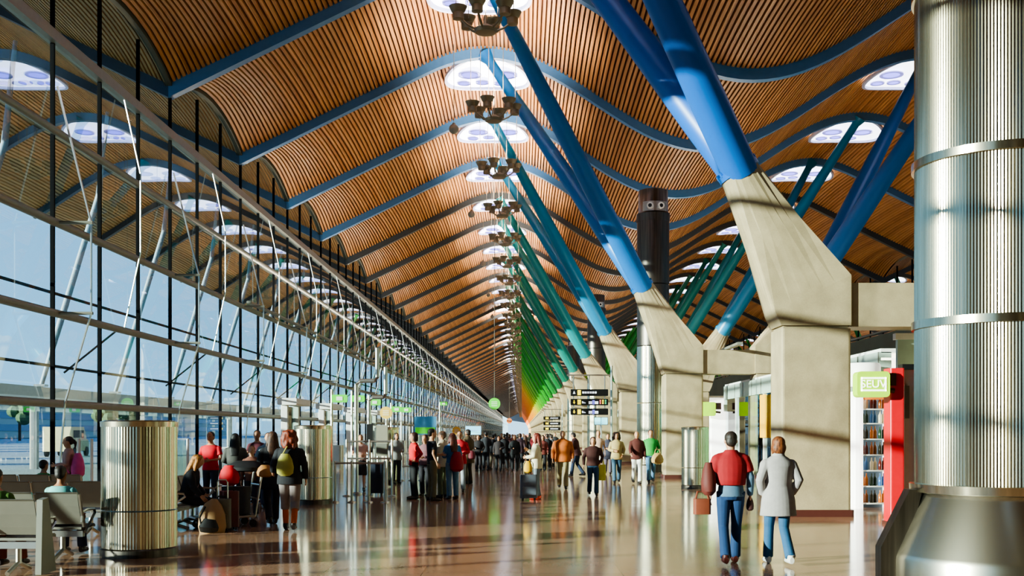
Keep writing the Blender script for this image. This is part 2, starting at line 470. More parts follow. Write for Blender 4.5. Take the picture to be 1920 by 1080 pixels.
        c.ell(up((0, -.012, 1.65)), (.086, .103, .088), 14, 10); c.ell(up((0, -.05, 1.61)), (.074, .064, .07), 12, 8)
        c.tube([up((0, -.11, 1.66)), up((0, -.15, 1.6)), up((0, -.14, 1.45))], [.022, .034, .014], 8)
    me = remesh(c, 'hair', hm, .016 if st == 'curly' else min(vox, .014), 5 if st == 'curly' else 2); link('hair', me, t)
    t['wrists'] = [list(Matrix.Rotation(yaw, 3, 'Z') @ (up(J[2])*S) + Vector((x, y, seat_z))) for J in armsJ]
    if extra: extra(t, up, cloth, armsJ)
    return t
def at(xp, Y): return px(xp, Y), Y
BACK = 0.0; FRONT = PI      # facing away from the camera / towards it

# --- luggage and bags
def suitcase(label, x, y, rz, w, d, h, hexc, group=None, tall=True):
    t = thing('suitcase', label, 'suitcase', (x, y, 0), rz, group)
    m = mat('luggage_' + hexc[1:], hexc, .5, 0, .15)
    MB().rbox(-w/2, w/2, -d/2, d/2, .06, .06 + h, .05, 'z').build('shell', m, t, True)
    MB().rbox(-w/2 + .04, w/2 - .04, -d/2 - .03, -d/2 + .01, .14, h*.6, .02, 'y').build('front_pocket', m, t, True)
    for sx in (-1, 1):
        for sy in (-1, 1):
            MB().tube([(sx*(w/2 - .06) - .015, sy*(d/2 - .05), .035), (sx*(w/2 - .06) + .015, sy*(d/2 - .05), .035)], .035, 10).build('wheel', M['black'], t)
    if tall:
        MB().tube([(-w*.28, d*.3, h), (-w*.28, d*.3, h + .34), (-w*.2, d*.3, h + .38), (w*.2, d*.3, h + .38), (w*.28, d*.3, h + .34), (w*.28, d*.3, h)], .012, 6).build('pull_handle', M['alu'], t)
    MB().tube([(-.08, 0, h + .05), (-.06, 0, h + .1), (.06, 0, h + .1), (.08, 0, h + .05)], .014, 6).build('grip', M['black'], t)
    return t
def bag(label, c, size, hexc, rz=0, strap=None, group=None, cat='bag', name='shoulder_bag', shape='pouch'):
    t = thing(name, label, cat, c, rz, group)
    w, d, h = size; m = mat('bag_' + hexc[1:], hexc, .7, 0, .18, 12)
    b = MB()
    if shape == 'pouch':
        b.tube([(0, 0, -h/2), (0, 0, -h*.38), (0, 0, -h*.1), (0, 0, h*.25), (0, 0, h/2)], [(w*.25, d*.3), (w*.46, d*.5), (w*.5, d*.5), (w*.4, d*.34), (w*.22, d*.15)], 14, side=(1, 0, 0))
    else:
        b.rbox(-w/2, w/2, -d/2, d/2, -h/2, h/2, min(w, d)*.28, 'z')
    b.build('pouch' if shape == 'pouch' else 'bag_body', m, t, True)
    if strap:
        s = MB(); pts = [Vector(p) for p in strap]
        s.tube(pts, .014, 6); s.build('strap', m, t)
    return t

# --- the couple walking away at right
V1 = .0085
def sweater_shawl(t, up, cloth, armsJ):
    c = MB()      # red jumper thrown over the shoulders, covering the upper back
    c.tube([up((0, -.03, z)) for z in (1.03, 1.1, 1.2, 1.3, 1.38, 1.44, 1.49)], [(.185, .125), (.195, .145), (.21, .15), (.215, .145), (.19, .122), (.118, .10), (.078, .08)], 20, side=(1, 0, 0))
    for J in armsJ:
        a, b = up(J[0]), up(J[1]); c.ell(a, (.09, .095, .08), 16, 10)
        c.tube([a, a.lerp(b, .4), a.lerp(b, .72)], [.088, .088, .078], 16)
        c.tube([up((0, -.02, 1.38)), a], [.10, .088], 16)
    cloth('draped_jumper', c, '#8e0f17', 3)
man = person('man in blue jeans with a red jumper over his shoulders, walking away at right', 2.68, 14.1, -.05, 1.70, 'walk2', ('relaxed', 'relaxed'),
    ('sweater', '#547088'), None, ('trousers', '#14335a'), ('short', '#2a1f18'), '#c08a68', '#4a201a', V1, False, .98, 0, None, sweater_shawl)
wm = person('woman in a pale grey coat and jeans walking beside the man with the red jumper', 3.29, 14.1, .06, 1.63, 'walk', ('pocket', 'pocket'),
    ('coat', '#a09997'), None, ('trousers', '#2a5478'), ('bob', '#74401e'), '#d3a07e', '#d8d4cc', V1, False, 1.05)
wl = [Vector(p) for p in man['wrists']]
bag('dark red-brown jacket hanging over the left arm of the man in jeans', (2.68 - .29, 14.06, 1.10), (.2, .24, .42), '#5a2018', 0, None, None, 'jacket', 'carried_jacket')
bag('small brown leather bag held low in the left hand of the man in jeans', (2.68 - .36, 14.15, .74), (.22, .12, .2), '#7a3a22', 0, [(-.09, 0, .07), (-.06, 0, .19), (.06, 0, .19), (.09, 0, .07)], None, 'bag', 'hand_bag', 'box')
bag('small dark pouch in the right hand of the man in jeans', (2.68 + .26, 14.16, .77), (.1, .09, .17), '#3a1512', 0, None, None, 'bag', 'hand_pouch')

# --- seats at left
def bench(label, x1, y, n, rz=0, end_panel=False, z=0):
    t = thing('beam_seating', label, 'seating', (x1, y, z), rz, 'rows of grey beam seats')
    W = .6
    MB().box(-n*W, -.02, -.04, .04, .3, .38).build('beam', M['alu'], t)
    for k in range(n):
        xa = -(k+1)*W + .03; xb = -k*W - .03
        s = MB(); R = []
        prof = [(.42, .43), (.38, .45), (.2, .43), (.0, .42), (-.06, .43)]
        for (yy, zz) in prof: R.append([(xa, yy, zz), (xb, yy, zz), (xb, yy, zz - .03), (xa, yy, zz - .03)])
        s.rings(R); s.build('seat', M['seat'], t, False)
        s = MB(); R = []
        for (yy, zz) in [(-.05, .47), (-.09, .56), (-.15, .72), (-.2, .88), (-.23, .9)]: R.append([(xa, yy, zz), (xb, yy, zz), (xb, yy + .03, zz + .005), (xa, yy + .03, zz + .005)])
        s.rings(R); s.build('backrest', M['seat'], t)
    for k in range(n + 1):
        xa = -k*W
        a = MB(); a.tube([(xa, -.12, .5), (xa, -.1, .64), (xa, .06, .66), (xa, .3, .65), (xa, .33, .6), (xa, .1, .44), (xa, -.02, .36)], .02, 6); a.build('armrest', M['alu'], t)
        a = MB(); a.tube([(xa, -.2, .88), (xa, -.13, .66), (xa, -.05, .44)], .022, 6); a.build('back_post', M['alu'], t)
    for k in range(0, n + 1, max(1, n // 2)):
        xa = -k*W - (.3 if k < n else -.3)
        a = MB(); a.tube([(xa, 0, .32), (xa, 0, .12)], .035, 8)
        a.tube([(xa, -.3, .03), (xa, -.2, .06), (xa, 0, .13), (xa, .2, .06), (xa, .3, .03)], .028, 8); a.build('leg', M['alu'], t)
    if end_panel:
        p = MB(); p.add([(.03, -.26, .9), (.03, -.1, .92), (.03, .12, .02), (.03, -.3, .02), (.1, -.26, .9), (.1, -.1, .92), (.1, .12, .02), (.1, -.3, .02)], [(0,1,2,3), (7,6,5,4), (0,4,5,1), (1,5,6,2), (2,6,7,3), (3,7,4,0)])
        p.build('end_panel', M['transom'], t)
    return t
bench('row of grey metal seats with a dark end panel at the lower left corner', px(82, 13.2), 13.2, 4, 0, True)
bench('row of grey metal seats under the seated boy in turquoise', px(160, 14.7), 14.7, 5)
bench('row of grey metal seats, third from the camera behind the boy in turquoise', px(205, 18.0), 18.0, 6)
bench('farthest row of grey metal seats by the glass, beyond the boy', px(160, 20.8), 20.8, 5)
bench('grey metal seats turned sideways under the blonde seated woman', px(318, 18.9), 19.0 - .3, 3, -PI/2)

person('boy in a turquoise shirt seated with his back turned in the grey seats', px(116, 14.95), 14.92, BACK, 1.6, 'sit', ('fwd', 'fwd'), ('tshirt', '#6fc0bc'), None, ('trousers', '#2b3550'), ('short', '#21140e'), '#a8704e', seat_z=.02)
person('child with dark hair and a green shirt seated far back near the glass', px(80, 21.0), 21.05, -.4, 1.5, 'sit', ('fwd', 'fwd'), ('tshirt', '#3f9c50'), None, ('trousers', '#39405a'), ('short', '#1c1210'), '#b98765', vox=.02, seat_z=.02)
person('person in a green and red top cut off by the left picture edge', px(-4, 13.5), 13.45, BACK, 1.62, 'sit', ('fwd', 'fwd'), ('tshirt', '#567a34'), None, ('trousers', '#7a3a2c'), ('short', '#2a1c14'), seat_z=.02)
person('girl in a pale pink top standing at the glass facing left', px(128, 22.5), 22.5, PI/2 + .3, 1.6, 'stand', ('front', 'hip'), ('sweater', '#c79a8e'), None, ('trousers', '#8a6a66'), ('ponytail', '#2a1712'), vox=.02)
t = bag('bright pink backpack at the back of the girl by the glass', (px(149, 22.5), 22.42, 1.02), (.26, .34, .5), '#ee5aa0', 0, [(-.13, -.1, .2), (-.22, -.1, .14), (-.24, -.1, -.02), (-.13, -.1, -.16)], None, 'backpack', 'backpack')

# group with luggage
person('man in a red shirt standing behind the luggage holding something in both hands', px(395, 24), 24, FRONT - .2, 1.70, 'stand', ('front', 'front'), ('tshirt', '#d3192a'), None, ('trousers', '#202434'), ('short', '#1a1210'), '#b97f5e', vox=.014, face=True, build=1.1)
person('woman with long black hair and grey jacket seen from behind by the trolley', px(441, 23), 23, .15, 1.66, 'stand', ('front', 'front'), ('jacket', '#4a4a46'), None, ('trousers', '#23222a'), ('long', '#0d0b0c'), vox=.014)
person('blonde woman in black sitting at the seat end bent over the luggage', px(345, 18.9), 19.0, -PI/2 + .15, 1.72, 'sit', ('fwd', 'fwd'), ('jacket', '#14141a'), '#c9a2b0', ('trousers', '#131318'), ('long', '#b87a3a'), '#cf9a78', '#d9d9d6', .014, True, 1.0, .3, seat_z=.02)
person('woman with curly auburn hair and black jacket walking off beside the pedestal', px(543, 18.9), 18.9, .1, 1.72, 'walk', ('out', 'relaxed'), ('jacket', '#16161c'), None, ('capri', '#8a7d7a'), ('curly', '#7c3216'), '#c98e6c', '#241814', .011, False, 1.08, shins='#c9602c')
bag('yellow-green shoulder bag on the back of the auburn haired woman', (px(535, 18.72), 18.70, 1.14), (.30, .14, .38), '#a9a24a', 0, [(-.04, 0, .18), (.02, .03, .3), (.06, .14, .4)])
person('person with brown hair and a black coat left of the auburn haired woman', px(511, 20.2), 20.2, .4, 1.70, 'walk2', ('front', 'relaxed'), ('coat', '#17151a'), None, ('trousers', '#2a2530'), ('long', '#4a2c1a'), vox=.015)
bag('tan fur bag carried by the person in the black coat', (px(497, 19.7), 19.7, 1.0), (.3, .2, .22), '#a9743c', .3, None, None, 'bag', 'fur_bag')
person('person in a pale blue jacket standing beyond the trolley facing us', px(503, 24.5), 24.5, FRONT + .3, 1.68, 'stand', ('front', 'pocket'), ('jacket', '#7d98a4'), None, ('trousers', '#3d4458'), ('short', '#40281a'), vox=.018, face=True)
person('man in a dark red shirt standing in the back of the luggage group', px(482, 26.5), 26.5, FRONT, 1.74, 'stand', ('relaxed', 'front'), ('tshirt', '#5a2530'), None, ('trousers', '#2a2a33'), ('short', '#241812'), vox=.018, face=True)
person('child in a brown striped top standing right behind the trolley', px(472, 22), 22, FRONT, 1.42, 'stand', ('front', 'down'), ('sweater', '#6a3f30'), None, ('trousers', '#2a2530'), ('short', '#b0703a'), '#d6a07c', vox=.018, face=True)
# trolley
def trolley(label, x, y, rz):
    t = thing('luggage_trolley', label, 'trolley', (x, y, 0), rz)
    fr = MB()
    for s in (-1, 1):
        fr.tube([(s*.3, .75, .12), (s*.28, -.3, .2), (s*.28, -.42, .95), (s*.2, -.48, 1.02)], .02, 8)
    fr.tube([(-.2, -.48, 1.02), (.2, -.48, 1.02)], .022, 8); fr.tube([(-.28, -.35, .5), (.28, -.35, .5)], .016, 6)
    fr.tube([(-.28, -.38, .75), (.28, -.38, .75)], .016, 6)
    fr.build('frame', M['alu'], t)
    MB().box(-.28, .28, -.3, .75, .17, .2).build('platform', M['alu'], t)
    for p in ((-.3, -.25), (.3, -.25), (0, .68)):
        MB().tube([(p[0] - .02, p[1], .07), (p[0] + .02, p[1], .07)], .07, 14).build('wheel', M['black'], t)
    r = MB(); R = []
    for k in range(25):
        a = 2*PI*k/24
        R.append([(.33 + .014*math.cos(q), .1 + (.30 + .014*math.sin(q))*math.cos(a), .44 + (.30 + .014*math.sin(q))*math.sin(a)) for q in (0, PI/2, PI, 3*PI/2)])
    r.rings(R, cap=False); r.build('round_guard', M['rod'], t)
    return t
trolley('chrome luggage trolley with a round guard loaded with red and black bags', px(440, 19.8), 19.8, PI/2 + .5)
bag('shiny red bag lying on top of the luggage trolley', (px(430, 19.75), 19.75, .92), (.38, .3, .36), '#d01822', 0, None, None, 'bag', 'soft_bag')
bag('black coat heaped over the top of the luggage trolley', (px(462, 19.9), 19.9, 1.08), (.7, .4, .2), '#131316', .2, None, None, 'coat', 'folded_coat')
bag('grey case standing on the platform of the trolley', (px(440, 19.9), 20.0, .46), (.5, .3, .5), '#4c4a4a', 0, None, None, 'suitcase', 'travel_case', 'box')
t = thing('backpack', 'tan and black backpack slumped on the floor before the trolley', 'backpack', (px(398, 18.55), 18.55, 0), .2); t.scale = (.86, .86, .9)
MB().tube([(0, 0, .0), (0, 0, .12), (0, .02, .35), (.02, .05, .52), (.04, .07, .62)], [(.24, .18), (.27, .22), (.25, .2), (.17, .14), (.06, .06)], 14, side=(1, 0, 0)).build('pack', mat('tan_canvas', '#a8845a', .8), t, True)
MB().tube([(-.05, -.16, .04), (-.05, -.2, .12), (-.03, -.17, .26)], [(.17, .06), (.19, .1), (.12, .05)], 12, side=(1, 0, 0)).build('front_pocket', M['black'], t, True)
MB().tube([(-.12, -.15, .5), (-.22, -.2, .3), (-.18, -.2, .1)], .018, 6).build('strap', M['black'], t)
suitcase('maroon upright suitcase standing right of the tan backpack', px(430, 19.0), 19.0, .5, .3, .26, .62, '#5c1a1e', tall=False)
suitcase('grey rolling case between the tan backpack and the maroon suitcase', px(416, 18.75), 18.75, .1, .3, .22, .5, '#6a6658')

# group at centre left
Y = 27.8
person('woman in a bright red top and black trousers, left end of the standing group', px(776, Y), Y, FRONT - 1.2, 1.68, 'stand', ('hip', 'hip'), ('sweater', '#cf1f22'), None, ('trousers', '#0f0f13'), ('bob', '#3c1c18'), vox=.015)
person('person in a dark grey and pink top just right of the woman in red', px(797, Y + 1.2), Y + 1.2, FRONT - .4, 1.62, 'stand', ('front', 'down'), ('sweater', '#7a5358'), None, ('trousers', '#1d1a22'), ('bob', '#4a2a20'), vox=.018, face=True)
person('man in a black t-shirt and khaki trousers in the middle of the group', px(810, Y - .7), Y - .7, -1.2, 1.78, 'wide', ('front', 'relaxed'), ('tshirt', '#17131a'), None, ('trousers', '#6a6146'), ('short', '#1c1512'), vox=.015)
person('man in a cream jacket and olive trousers turned towards the black t-shirt man', px(829, Y + .6), Y + .6, 1.25, 1.72, 'wide', ('front', 'phone'), ('jacket', '#b9a88e'), None, ('trousers', '#5d6044'), ('short', '#6a4a36'), vox=.016)
person('woman in a blue top with a red jacket at her side, right of the group', px(848, Y), Y, .5, 1.66, 'stand', ('front', 'down'), ('sweater', '#2f69a0'), None, ('trousers', '#5b83a0'), ('long', '#5a2618'), vox=.015)
bag('dark red jacket held at the waist of the woman in the blue top', (px(857, Y), Y - .1, .95), (.36, .26, .5), '#9c1426', .2, None, None, 'jacket', 'carried_jacket')
person('person in a scarlet jacket standing behind the woman in the blue top', px(862, 31), 31, FRONT, 1.72, 'stand', ('front', 'phone'), ('jacket', '#c01f2a'), None, ('trousers', '#9aa0a8'), ('short', '#3a2218'), vox=.02, face=True)
person('man in a brown coat holding a dark bag right of the scarlet jacket', px(877, 36), 36, .9, 1.78, 'stand', ('relaxed', 'front'), ('coat', '#57452f'), None, ('trousers', '#3e3424'), ('short', '#2a1c16'), vox=.02)
bag('small dark red bag held by the man in the brown coat', (px(885, 35.9), 35.8, .95), (.24, .2, .28), '#5c1020', 0, None, None, 'bag', 'hand_bag')
person('woman in a pink and white top standing inside the boarding gate rails', px(676, 31.2), 31.2, FRONT + .2, 1.62, 'stand', ('front', 'front'), ('tshirt', '#d7a89c'), None, ('skirt', '#1a1a20'), ('short', '#1d1512'), vox=.02, face=True)
suitcase('dark navy suitcase standing behind the boarding gate rail', px(705, 29.5), 29.5, 0, .42, .26, .78, '#1d2536', tall=False)
person('person in grey with dark hair beyond the boarding gate pillar', px(743, 36), 36, FRONT + .5, 1.66, 'stand', ('front', 'down'), ('jacket', '#8b8a88'), None, ('trousers', '#2a2a30'), ('bob', '#151012'), vox=.022, face=True)

# walkers at centre right
person('man in a big orange-brown jacket and khaki trousers walking towards us', px(1055, 32.8), 32.8, FRONT, 1.74, 'walk', ('relaxed', 'relaxed'), ('jacket', '#c0682c'), '#d8b58e', ('trousers', '#8a7c58'), ('bald', '#6a4a38'), vox=.016, face=True, build=1.28)
Y = 29.3
person('person in a dark brown jumper and jeans walking towards us with a yellow bag', px(1112, Y), Y, FRONT, 1.56, 'walk', ('pocket', 'relaxed'), ('sweater', '#3a1712'), None, ('trousers', '#22405a'), ('bob', '#3c1a12'), vox=.016, face=True, build=1.15)
bag('yellow carrier bag held by the person in the dark brown jumper', (px(1127, Y), Y - .02, .62), (.24, .12, .42), '#c8c22a', 0, [(-.08, 0, .2), (-.05, 0, .3), (.05, 0, .3), (.08, 0, .2)], None, 'bag', 'carrier_bag', 'box')
Y = 27.8
person('woman in a cream jacket and red boots standing beside a grey suitcase', px(1006, Y), Y, PI/2 - .2, 1.66, 'stand', ('front', 'phone'), ('jacket', '#d8cdb0'), None, ('trousers', '#79838c'), ('long', '#7a2f22'), vox=.015, shins='#a8301c', shoes='#a8301c')
suitcase('grey suitcase standing in front of the woman in the cream jacket', px(991, Y), Y - .5, .1, .42, .26, .58, '#5c626c', tall=True)
bag('yellow bag perched on top of the grey suitcase', (px(990, Y), Y - .52, .83), (.22, .16, .30), '#d6a41c', 0, None, None, 'bag', 'carrier_bag')
person('woman in a pale yellow jacket with jeans and dark curly hair, walking towards us', px(1156, 36.5), 36.5, FRONT, 1.68, 'walk2', ('pocket', 'front'), ('jacket', '#b5a06a'), None, ('trousers', '#3e5c74'), ('curly', '#3a1c12'), vox=.018, face=True)
person('man in a maroon jacket and white trousers walking next to the green jumper', px(1194, 36.0), 36.0, FRONT, 1.72, 'walk', ('relaxed', 'fwd'), ('jacket', '#54251e'), None, ('trousers', '#f0ece4'), ('bald', '#7a5a48'), vox=.018, face=True)
person('person in a bright green jumper and jeans near the right pillars', px(1220, 36.8), 36.8, FRONT, 1.76, 'walk2', ('pocket', 'relaxed'), ('sweater', '#2c9440'), None, ('trousers', '#5680a4'), ('short', '#5a2a1c'), vox=.018, face=True, build=1.12)
bag('tan bag in the hand of the person in the green jumper', (px(1232, 36.7), 36.6, .82), (.42, .26, .36), '#b39058', 0, [(-.1, 0, .15), (-.06, 0, .3), (.06, 0, .3), (.1, 0, .15)], None, 'bag', 'hand_bag')
person('person in a dark red coat leaning forward behind the orange jacket', px(1082, 42), 42, 1.1, 1.7, 'walk', ('out', 'front'), ('jacket', '#3a181a'), None, ('trousers', '#1d2a44'), ('short', '#1c1210'), vox=.02, lean=.25)
person('man with bare head and grey shirt just behind the dark brown jumper', px(1122, 42), 42, FRONT, 1.75, 'stand', ('down', 'down'), ('tshirt', '#c7a690'), None, ('trousers', '#d8c8b8'), ('bald', '#8a6a58'), vox=.022, face=True)
person('person in a dark blue coat between the brown jumper and the yellow jacket', px(1140, 44), 44, FRONT, 1.62, 'walk', ('down', 'front'), ('coat', '#3b3a4a'), None, ('trousers', '#5c5260'), ('short', '#2a1c18'), vox=.022)
# the crowd
crowd = [(897, '#1a1418', '#221c22', 'short', 'black jacket', 1.7), (911, '#33343a', '#2c2d33', 'short', 'tall charcoal coat', 1.86), (925, '#16181f', '#6a6250', 'short', 'black jacket and sand trousers', 1.72),
 (935, '#2a2326', '#191a20', 'bob', 'dark plum jacket', 1.66), (945, '#1b1c22', '#15151a', 'short', 'black suit', 1.76), (955, '#3a1a1e', '#16161b', 'short', 'wine red jumper', 1.74), (965, '#15161a', '#141418', 'bob', 'black coat', 1.7),
 (975, '#4b3640', '#1a1a20', 'short', 'mauve jacket', 1.78), (985, '#221f22', '#201c20', 'long', 'black top', 1.66), (1018, '#6a2f28', '#15151a', 'bob', 'rust red top', 1.68), (1026, '#2a2a2e', '#1c1c20', 'short', 'dark grey jacket', 1.76), (1034, '#6b6d70', '#18181c', 'short', 'mid grey jacket', 1.72)]
for i, (xp, c1, c2, hr, desc, h) in enumerate(crowd):
    Y = 47.5 + (i % 3)*1.4
    person('person in %s standing in the far crowd, %s from its left' % (desc, ('first','second','third','fourth','fifth','sixth','seventh','eighth','ninth','tenth','eleventh','twelfth')[i]),
        px(xp, Y), Y, (BACK if i % 3 else FRONT) + random.uniform(-.5, .5), h*.92, random.choice(['stand', 'wide']), (random.choice(['down', 'pocket', 'front']), random.choice(['down', 'pocket', 'front'])),
        ('jacket', c1), None, ('trousers', c2), (hr, random.choice(['#1a1210', '#2c1a14', '#4a2c1c'])), random.choice(['#c58f6c', '#b8805e']), vox=.026, fingers=False, group='people of the far crowd')
back = [(899, 'ink black', '#1a1a20'), (913, 'dull maroon', '#4c2024'), (929, 'navy', '#20263a'), (941, 'rust', '#6a3a2a'), (951, 'ash grey', '#56565a'), (961, 'brick red', '#7c2a26'), (971, 'beige', '#8a8078'),
        (981, 'steel blue', '#2e405c'), (993, 'black and tan', '#2c241c'), (1003, 'crimson', '#7a1a24'), (1012, 'dark brown', '#33221a'), (1022, 'dusty pink', '#8a5a58'), (1031, 'slate', '#3a424a'), (1041, 'charcoal', '#28282c')]
for i, (xp, word, cc) in enumerate(back):
    Y = 54 + ((i*5) % 14)*1.8
    person('person in a %s coat half hidden at the back of the far crowd' % word, px(xp, Y), Y, FRONT if i % 2 else BACK, 1.54 + .03*(i % 5), 'stand', ('down', 'front' if i % 3 else 'down'), ('jacket', cc), None, ('trousers', '#1c1c22'), ('short' if i % 2 else 'bob', ['#1a1210', '#5a3020'][i % 2]), vox=.03, fingers=False, group='people in the back of the crowd')

# ------------------------------------------------------------------ the hall
WX = -11.55; AX = 7.55; EX = 2*AX - WX; OX = -28.0
NB = 100                       # bays of nine metres
LEN = NB * 9.0
def zx(x):
    if x > AX: x = 2*AX - x
    if x < WX: x = 2*WX - x
    if x > AX: x = 2*AX - x
    if x < -4: return 16.33 - .49 * (-4 - x)
    return 15.1 + 1.9 * math.cos((x + 1.5) / 9.05 * PI)
def bulge(x, t):
    d = min(abs(x - WX), abs(x - EX))
    return (4*t*(1-t)) * (.12 + .8 * math.exp(-(d/1.7)**2))
RIBH = .42
def cz(x, t): return zx(x) + RIBH - .06 + bulge(x, t)

NY = 10; PER = .16
def bay_mesh(x0, x1, m, name):
    mb = MB(); w = .092; n = int(round((x1 - x0)/PER))
    for i in range(n):
        x = x0 + (x1 - x0)*i/n
        vs = []
        for j in range(NY + 1):
            t = j / NY; y = 9 * t; za = cz(x, t); zb = cz(x + w, t)
            vs += [(x, y, za + .1), (x, y, za), (x + w, y, zb), (x + w, y, zb + .1)]
        fs = []
        for j in range(NY):
            a = j*4; b = a + 4
            fs += [(a, a+1, b+1, b), (a+1, a+2, b+2, b+1), (a+2, a+3, b+3, b+2)]
        mb.add(vs, fs, 0)
    vs = []; fs = []; NXB = 90
    for j in range(NY + 1):
        for i in range(NXB + 1):
            x = x0 + (x1 - x0) * i / NXB; vs.append((x, 9*j/NY, cz(x, j/NY) + .1))
    for j in range(NY):
        for i in range(NXB):
            a = j*(NXB+1) + i; fs.append((a, a+1, a+NXB+2, a+NXB+1))
    mb.add(vs, fs, 1)
    return mb.mesh(name, [m, M['backing']])
me_bay = bay_mesh(WX, EX, M['wood'], 'ceiling')
me_over = bay_mesh(OX, WX, M['overwood'], 'roof_overhang')
ed = MB(); R = []
for j in range(21):
    t = j/20; z = cz(WX + .02, t)
    R.append([(WX - .06, 9*t, z - .07), (WX + .12, 9*t, z - .07), (WX + .12, 9*t, z + .2), (WX - .06, 9*t, z + .2)])
ed.rings(R); me_edge = ed.mesh('edge_trim', M['edge'])
for k in range(-2, NB):
    o = tag(link('ceiling', me_bay, None, (0, k*9.0, 0)), kind='structure')
    tag(link('roof_overhang', me_over, None, (0, k*9.0, 0)), kind='structure')
    if k < 40:
        q = tag(link('roof_overhang', me_over, None, (2*AX, k*9.0, 0)), kind='structure'); q.scale.x = -1
    link('edge_trim', me_edge, o)

# ribs
def rib_mesh(x0, x1):
    mb = MB(); R = []
    n = 90
    for i in range(n + 1):
        x = x0 + (x1 - x0) * i / n; z = zx(x); w = .17
        R.append([(x, -w, z), (x, w, z), (x, w, z + RIBH + .25), (x, -w, z + RIBH + .25)])
    mb.rings(R)
    return mb
RAMP = [(0,'#0a5fb4'),(1,'#0f6cb4'),(2,'#0f759f'),(3,'#0a7f86'),(4,'#077a70'),(5,'#066a52'),(6,'#067038'),(8,'#0a8220'),(10,'#189018'),(12,'#4a9a14'),(14,'#8fae14'),(16,'#d6b018'),(19,'#e89a1c'),(24,'#e0801a'),(40,'#d06a18')]
def ramp(i):
    for (a, ca), (b, cb) in zip(RAMP, RAMP[1:]):
        if i <= b:
            t = (i - a) / (b - a)
            A = [int(ca[k:k+2], 16) for k in (1,3,5)]; B = [int(cb[k:k+2], 16) for k in (1,3,5)]
            return '#%02x%02x%02x' % tuple(int(p + (q-p)*t) for p, q in zip(A, B))
    return RAMP[-1][1]
me_rib = rib_mesh(WX, EX).mesh('roof_rib', M['ribblue'], True)
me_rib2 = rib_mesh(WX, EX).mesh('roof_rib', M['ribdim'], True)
me_rib3 = rib_mesh(OX, WX).mesh('roof_rib_outer', M['ribout'], True)
for k in range(-1, NB + 1):
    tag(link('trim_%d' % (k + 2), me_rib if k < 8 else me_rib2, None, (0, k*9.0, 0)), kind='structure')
    tag(link('trim_%d' % (k + 202), me_rib3, None, (0, k*9.0, 0)), kind='structure')

# floor, outside ground, end wall
struct('floor', MB().box(WX - .3, EX + .3, -20, LEN + 2, -.3, 0), M['floor'])
apron = mat('apron_concrete', '#a9b6b8', .8, scale=.3)
struct('ground', MB().box(-400, WX - .3, -80, LEN + 200, -.35, -.12), apron)
struct('ground_right', MB().box(EX + .3, 260, -80, LEN + 200, -.35, -.12), apron)
struct('wall_end', MB().box(WX, EX, LEN, LEN + .4, 0, 18), mat('far_end_glow', '#5f90c8', .6))  # even blue base colour, no emission
struct('wall_back', MB().box(WX, EX, -18.4, -18, 0, 18), mat('back_wall', '#a08c70', .8))

struct('wall_right_outer', MB().box(EX - .5, EX - .3, -18, LEN, 0, 8.8), mat('dark_green_wall', '#566050', .7, 0, .3, .4))
# left glass wall, nine-metre bays: panes, mullions, transoms, tension rods
TZ = [2.4, 4.62, 6.85, 9.1, 11.4]
def wall_bay(idx, y0, length, name, X, sgn, detail=True):
    g = MB(); g.add([(X, 0, 0), (X, length, 0), (X, length, 13.75), (X, 0, 13.75)], [(0, 1, 2, 3)])
    o = g.build(name, M['glass'], None, loc=(0, y0, 0)); o['kind'] = 'structure'
    for k in range(int(length / 3)):
        m = MB().box(X - .05, X + .05, k*3 - .035, k*3 + .035, 0, 13.5)
        m.build('mullion', M['mullion'], o)
    for i, z in enumerate(TZ):
        r = .1 if i < 4 else .14
        t = MB()
        if i < 4: t.tube([(X + sgn*.08, 0, z), (X + sgn*.08, length, z)], r, 10)
        else: t.box(X - .1, X + .16*sgn if sgn > 0 else X + .1, 0, length, z - .14, z + .14)
        t.build('transom', M['transom'], o, smooth=(i < 4))
    if detail:
        for k in range(int(length / 9)):
            y = k * 9.0
            off = X + sgn * .95
            a = MB()
            a.tube([(X + sgn*.12, y, 10.2), (off, y, TZ[2]), (off, y, TZ[1]), (X + sgn*.3, y, TZ[0]), (X + sgn*.12, y + .0, .15)], .028, 6)
            a.build('tension_rod', M['rod'], o)
            for z in TZ[1:3]:
                b = MB(); b.tube([(X, y, z), (off + sgn*.04, y, z)], .045, 6)
                b.build('strut', M['transom'], o)
            e = MB(); e.tube([(X + sgn*.12, y + 4.5, 11.3), (X + sgn*.6, y + 4.5, 9.1), (X + sgn*.6, y + 4.5, 6.85), (X + sgn*.12, y + 4.5, 4.62)], .022, 5)
            e.build('tension_rod', M['rod'], o)
    return o
proto = None
n = 0
for k in range(-2, 24):
    n += 1
    if proto is None: proto = wall_bay(0, k*9.0, 9.0, 'window_1', WX, 1)
    else:
        c = copy_tree(proto); c.name = 'window_%d' % n; c.location = (0, k*9.0, 0)
protoL = None
for k in range(6):
    n += 1
    if protoL is None: protoL = wall_bay(0, 24*9.0, 72.0, 'window_%d' % n, WX, 1)
    else:
        c = copy_tree(protoL); c.name = 'window_%d' % n; c.location = (0, 24*9.0 + k*72, 0)
n += 1; wall_bay(0, -18, 324, 'window_%d' % n, EX, -1, False)
n += 1; wall_bay(0, 306, LEN - 306, 'window_%d' % n, EX, -1, False)

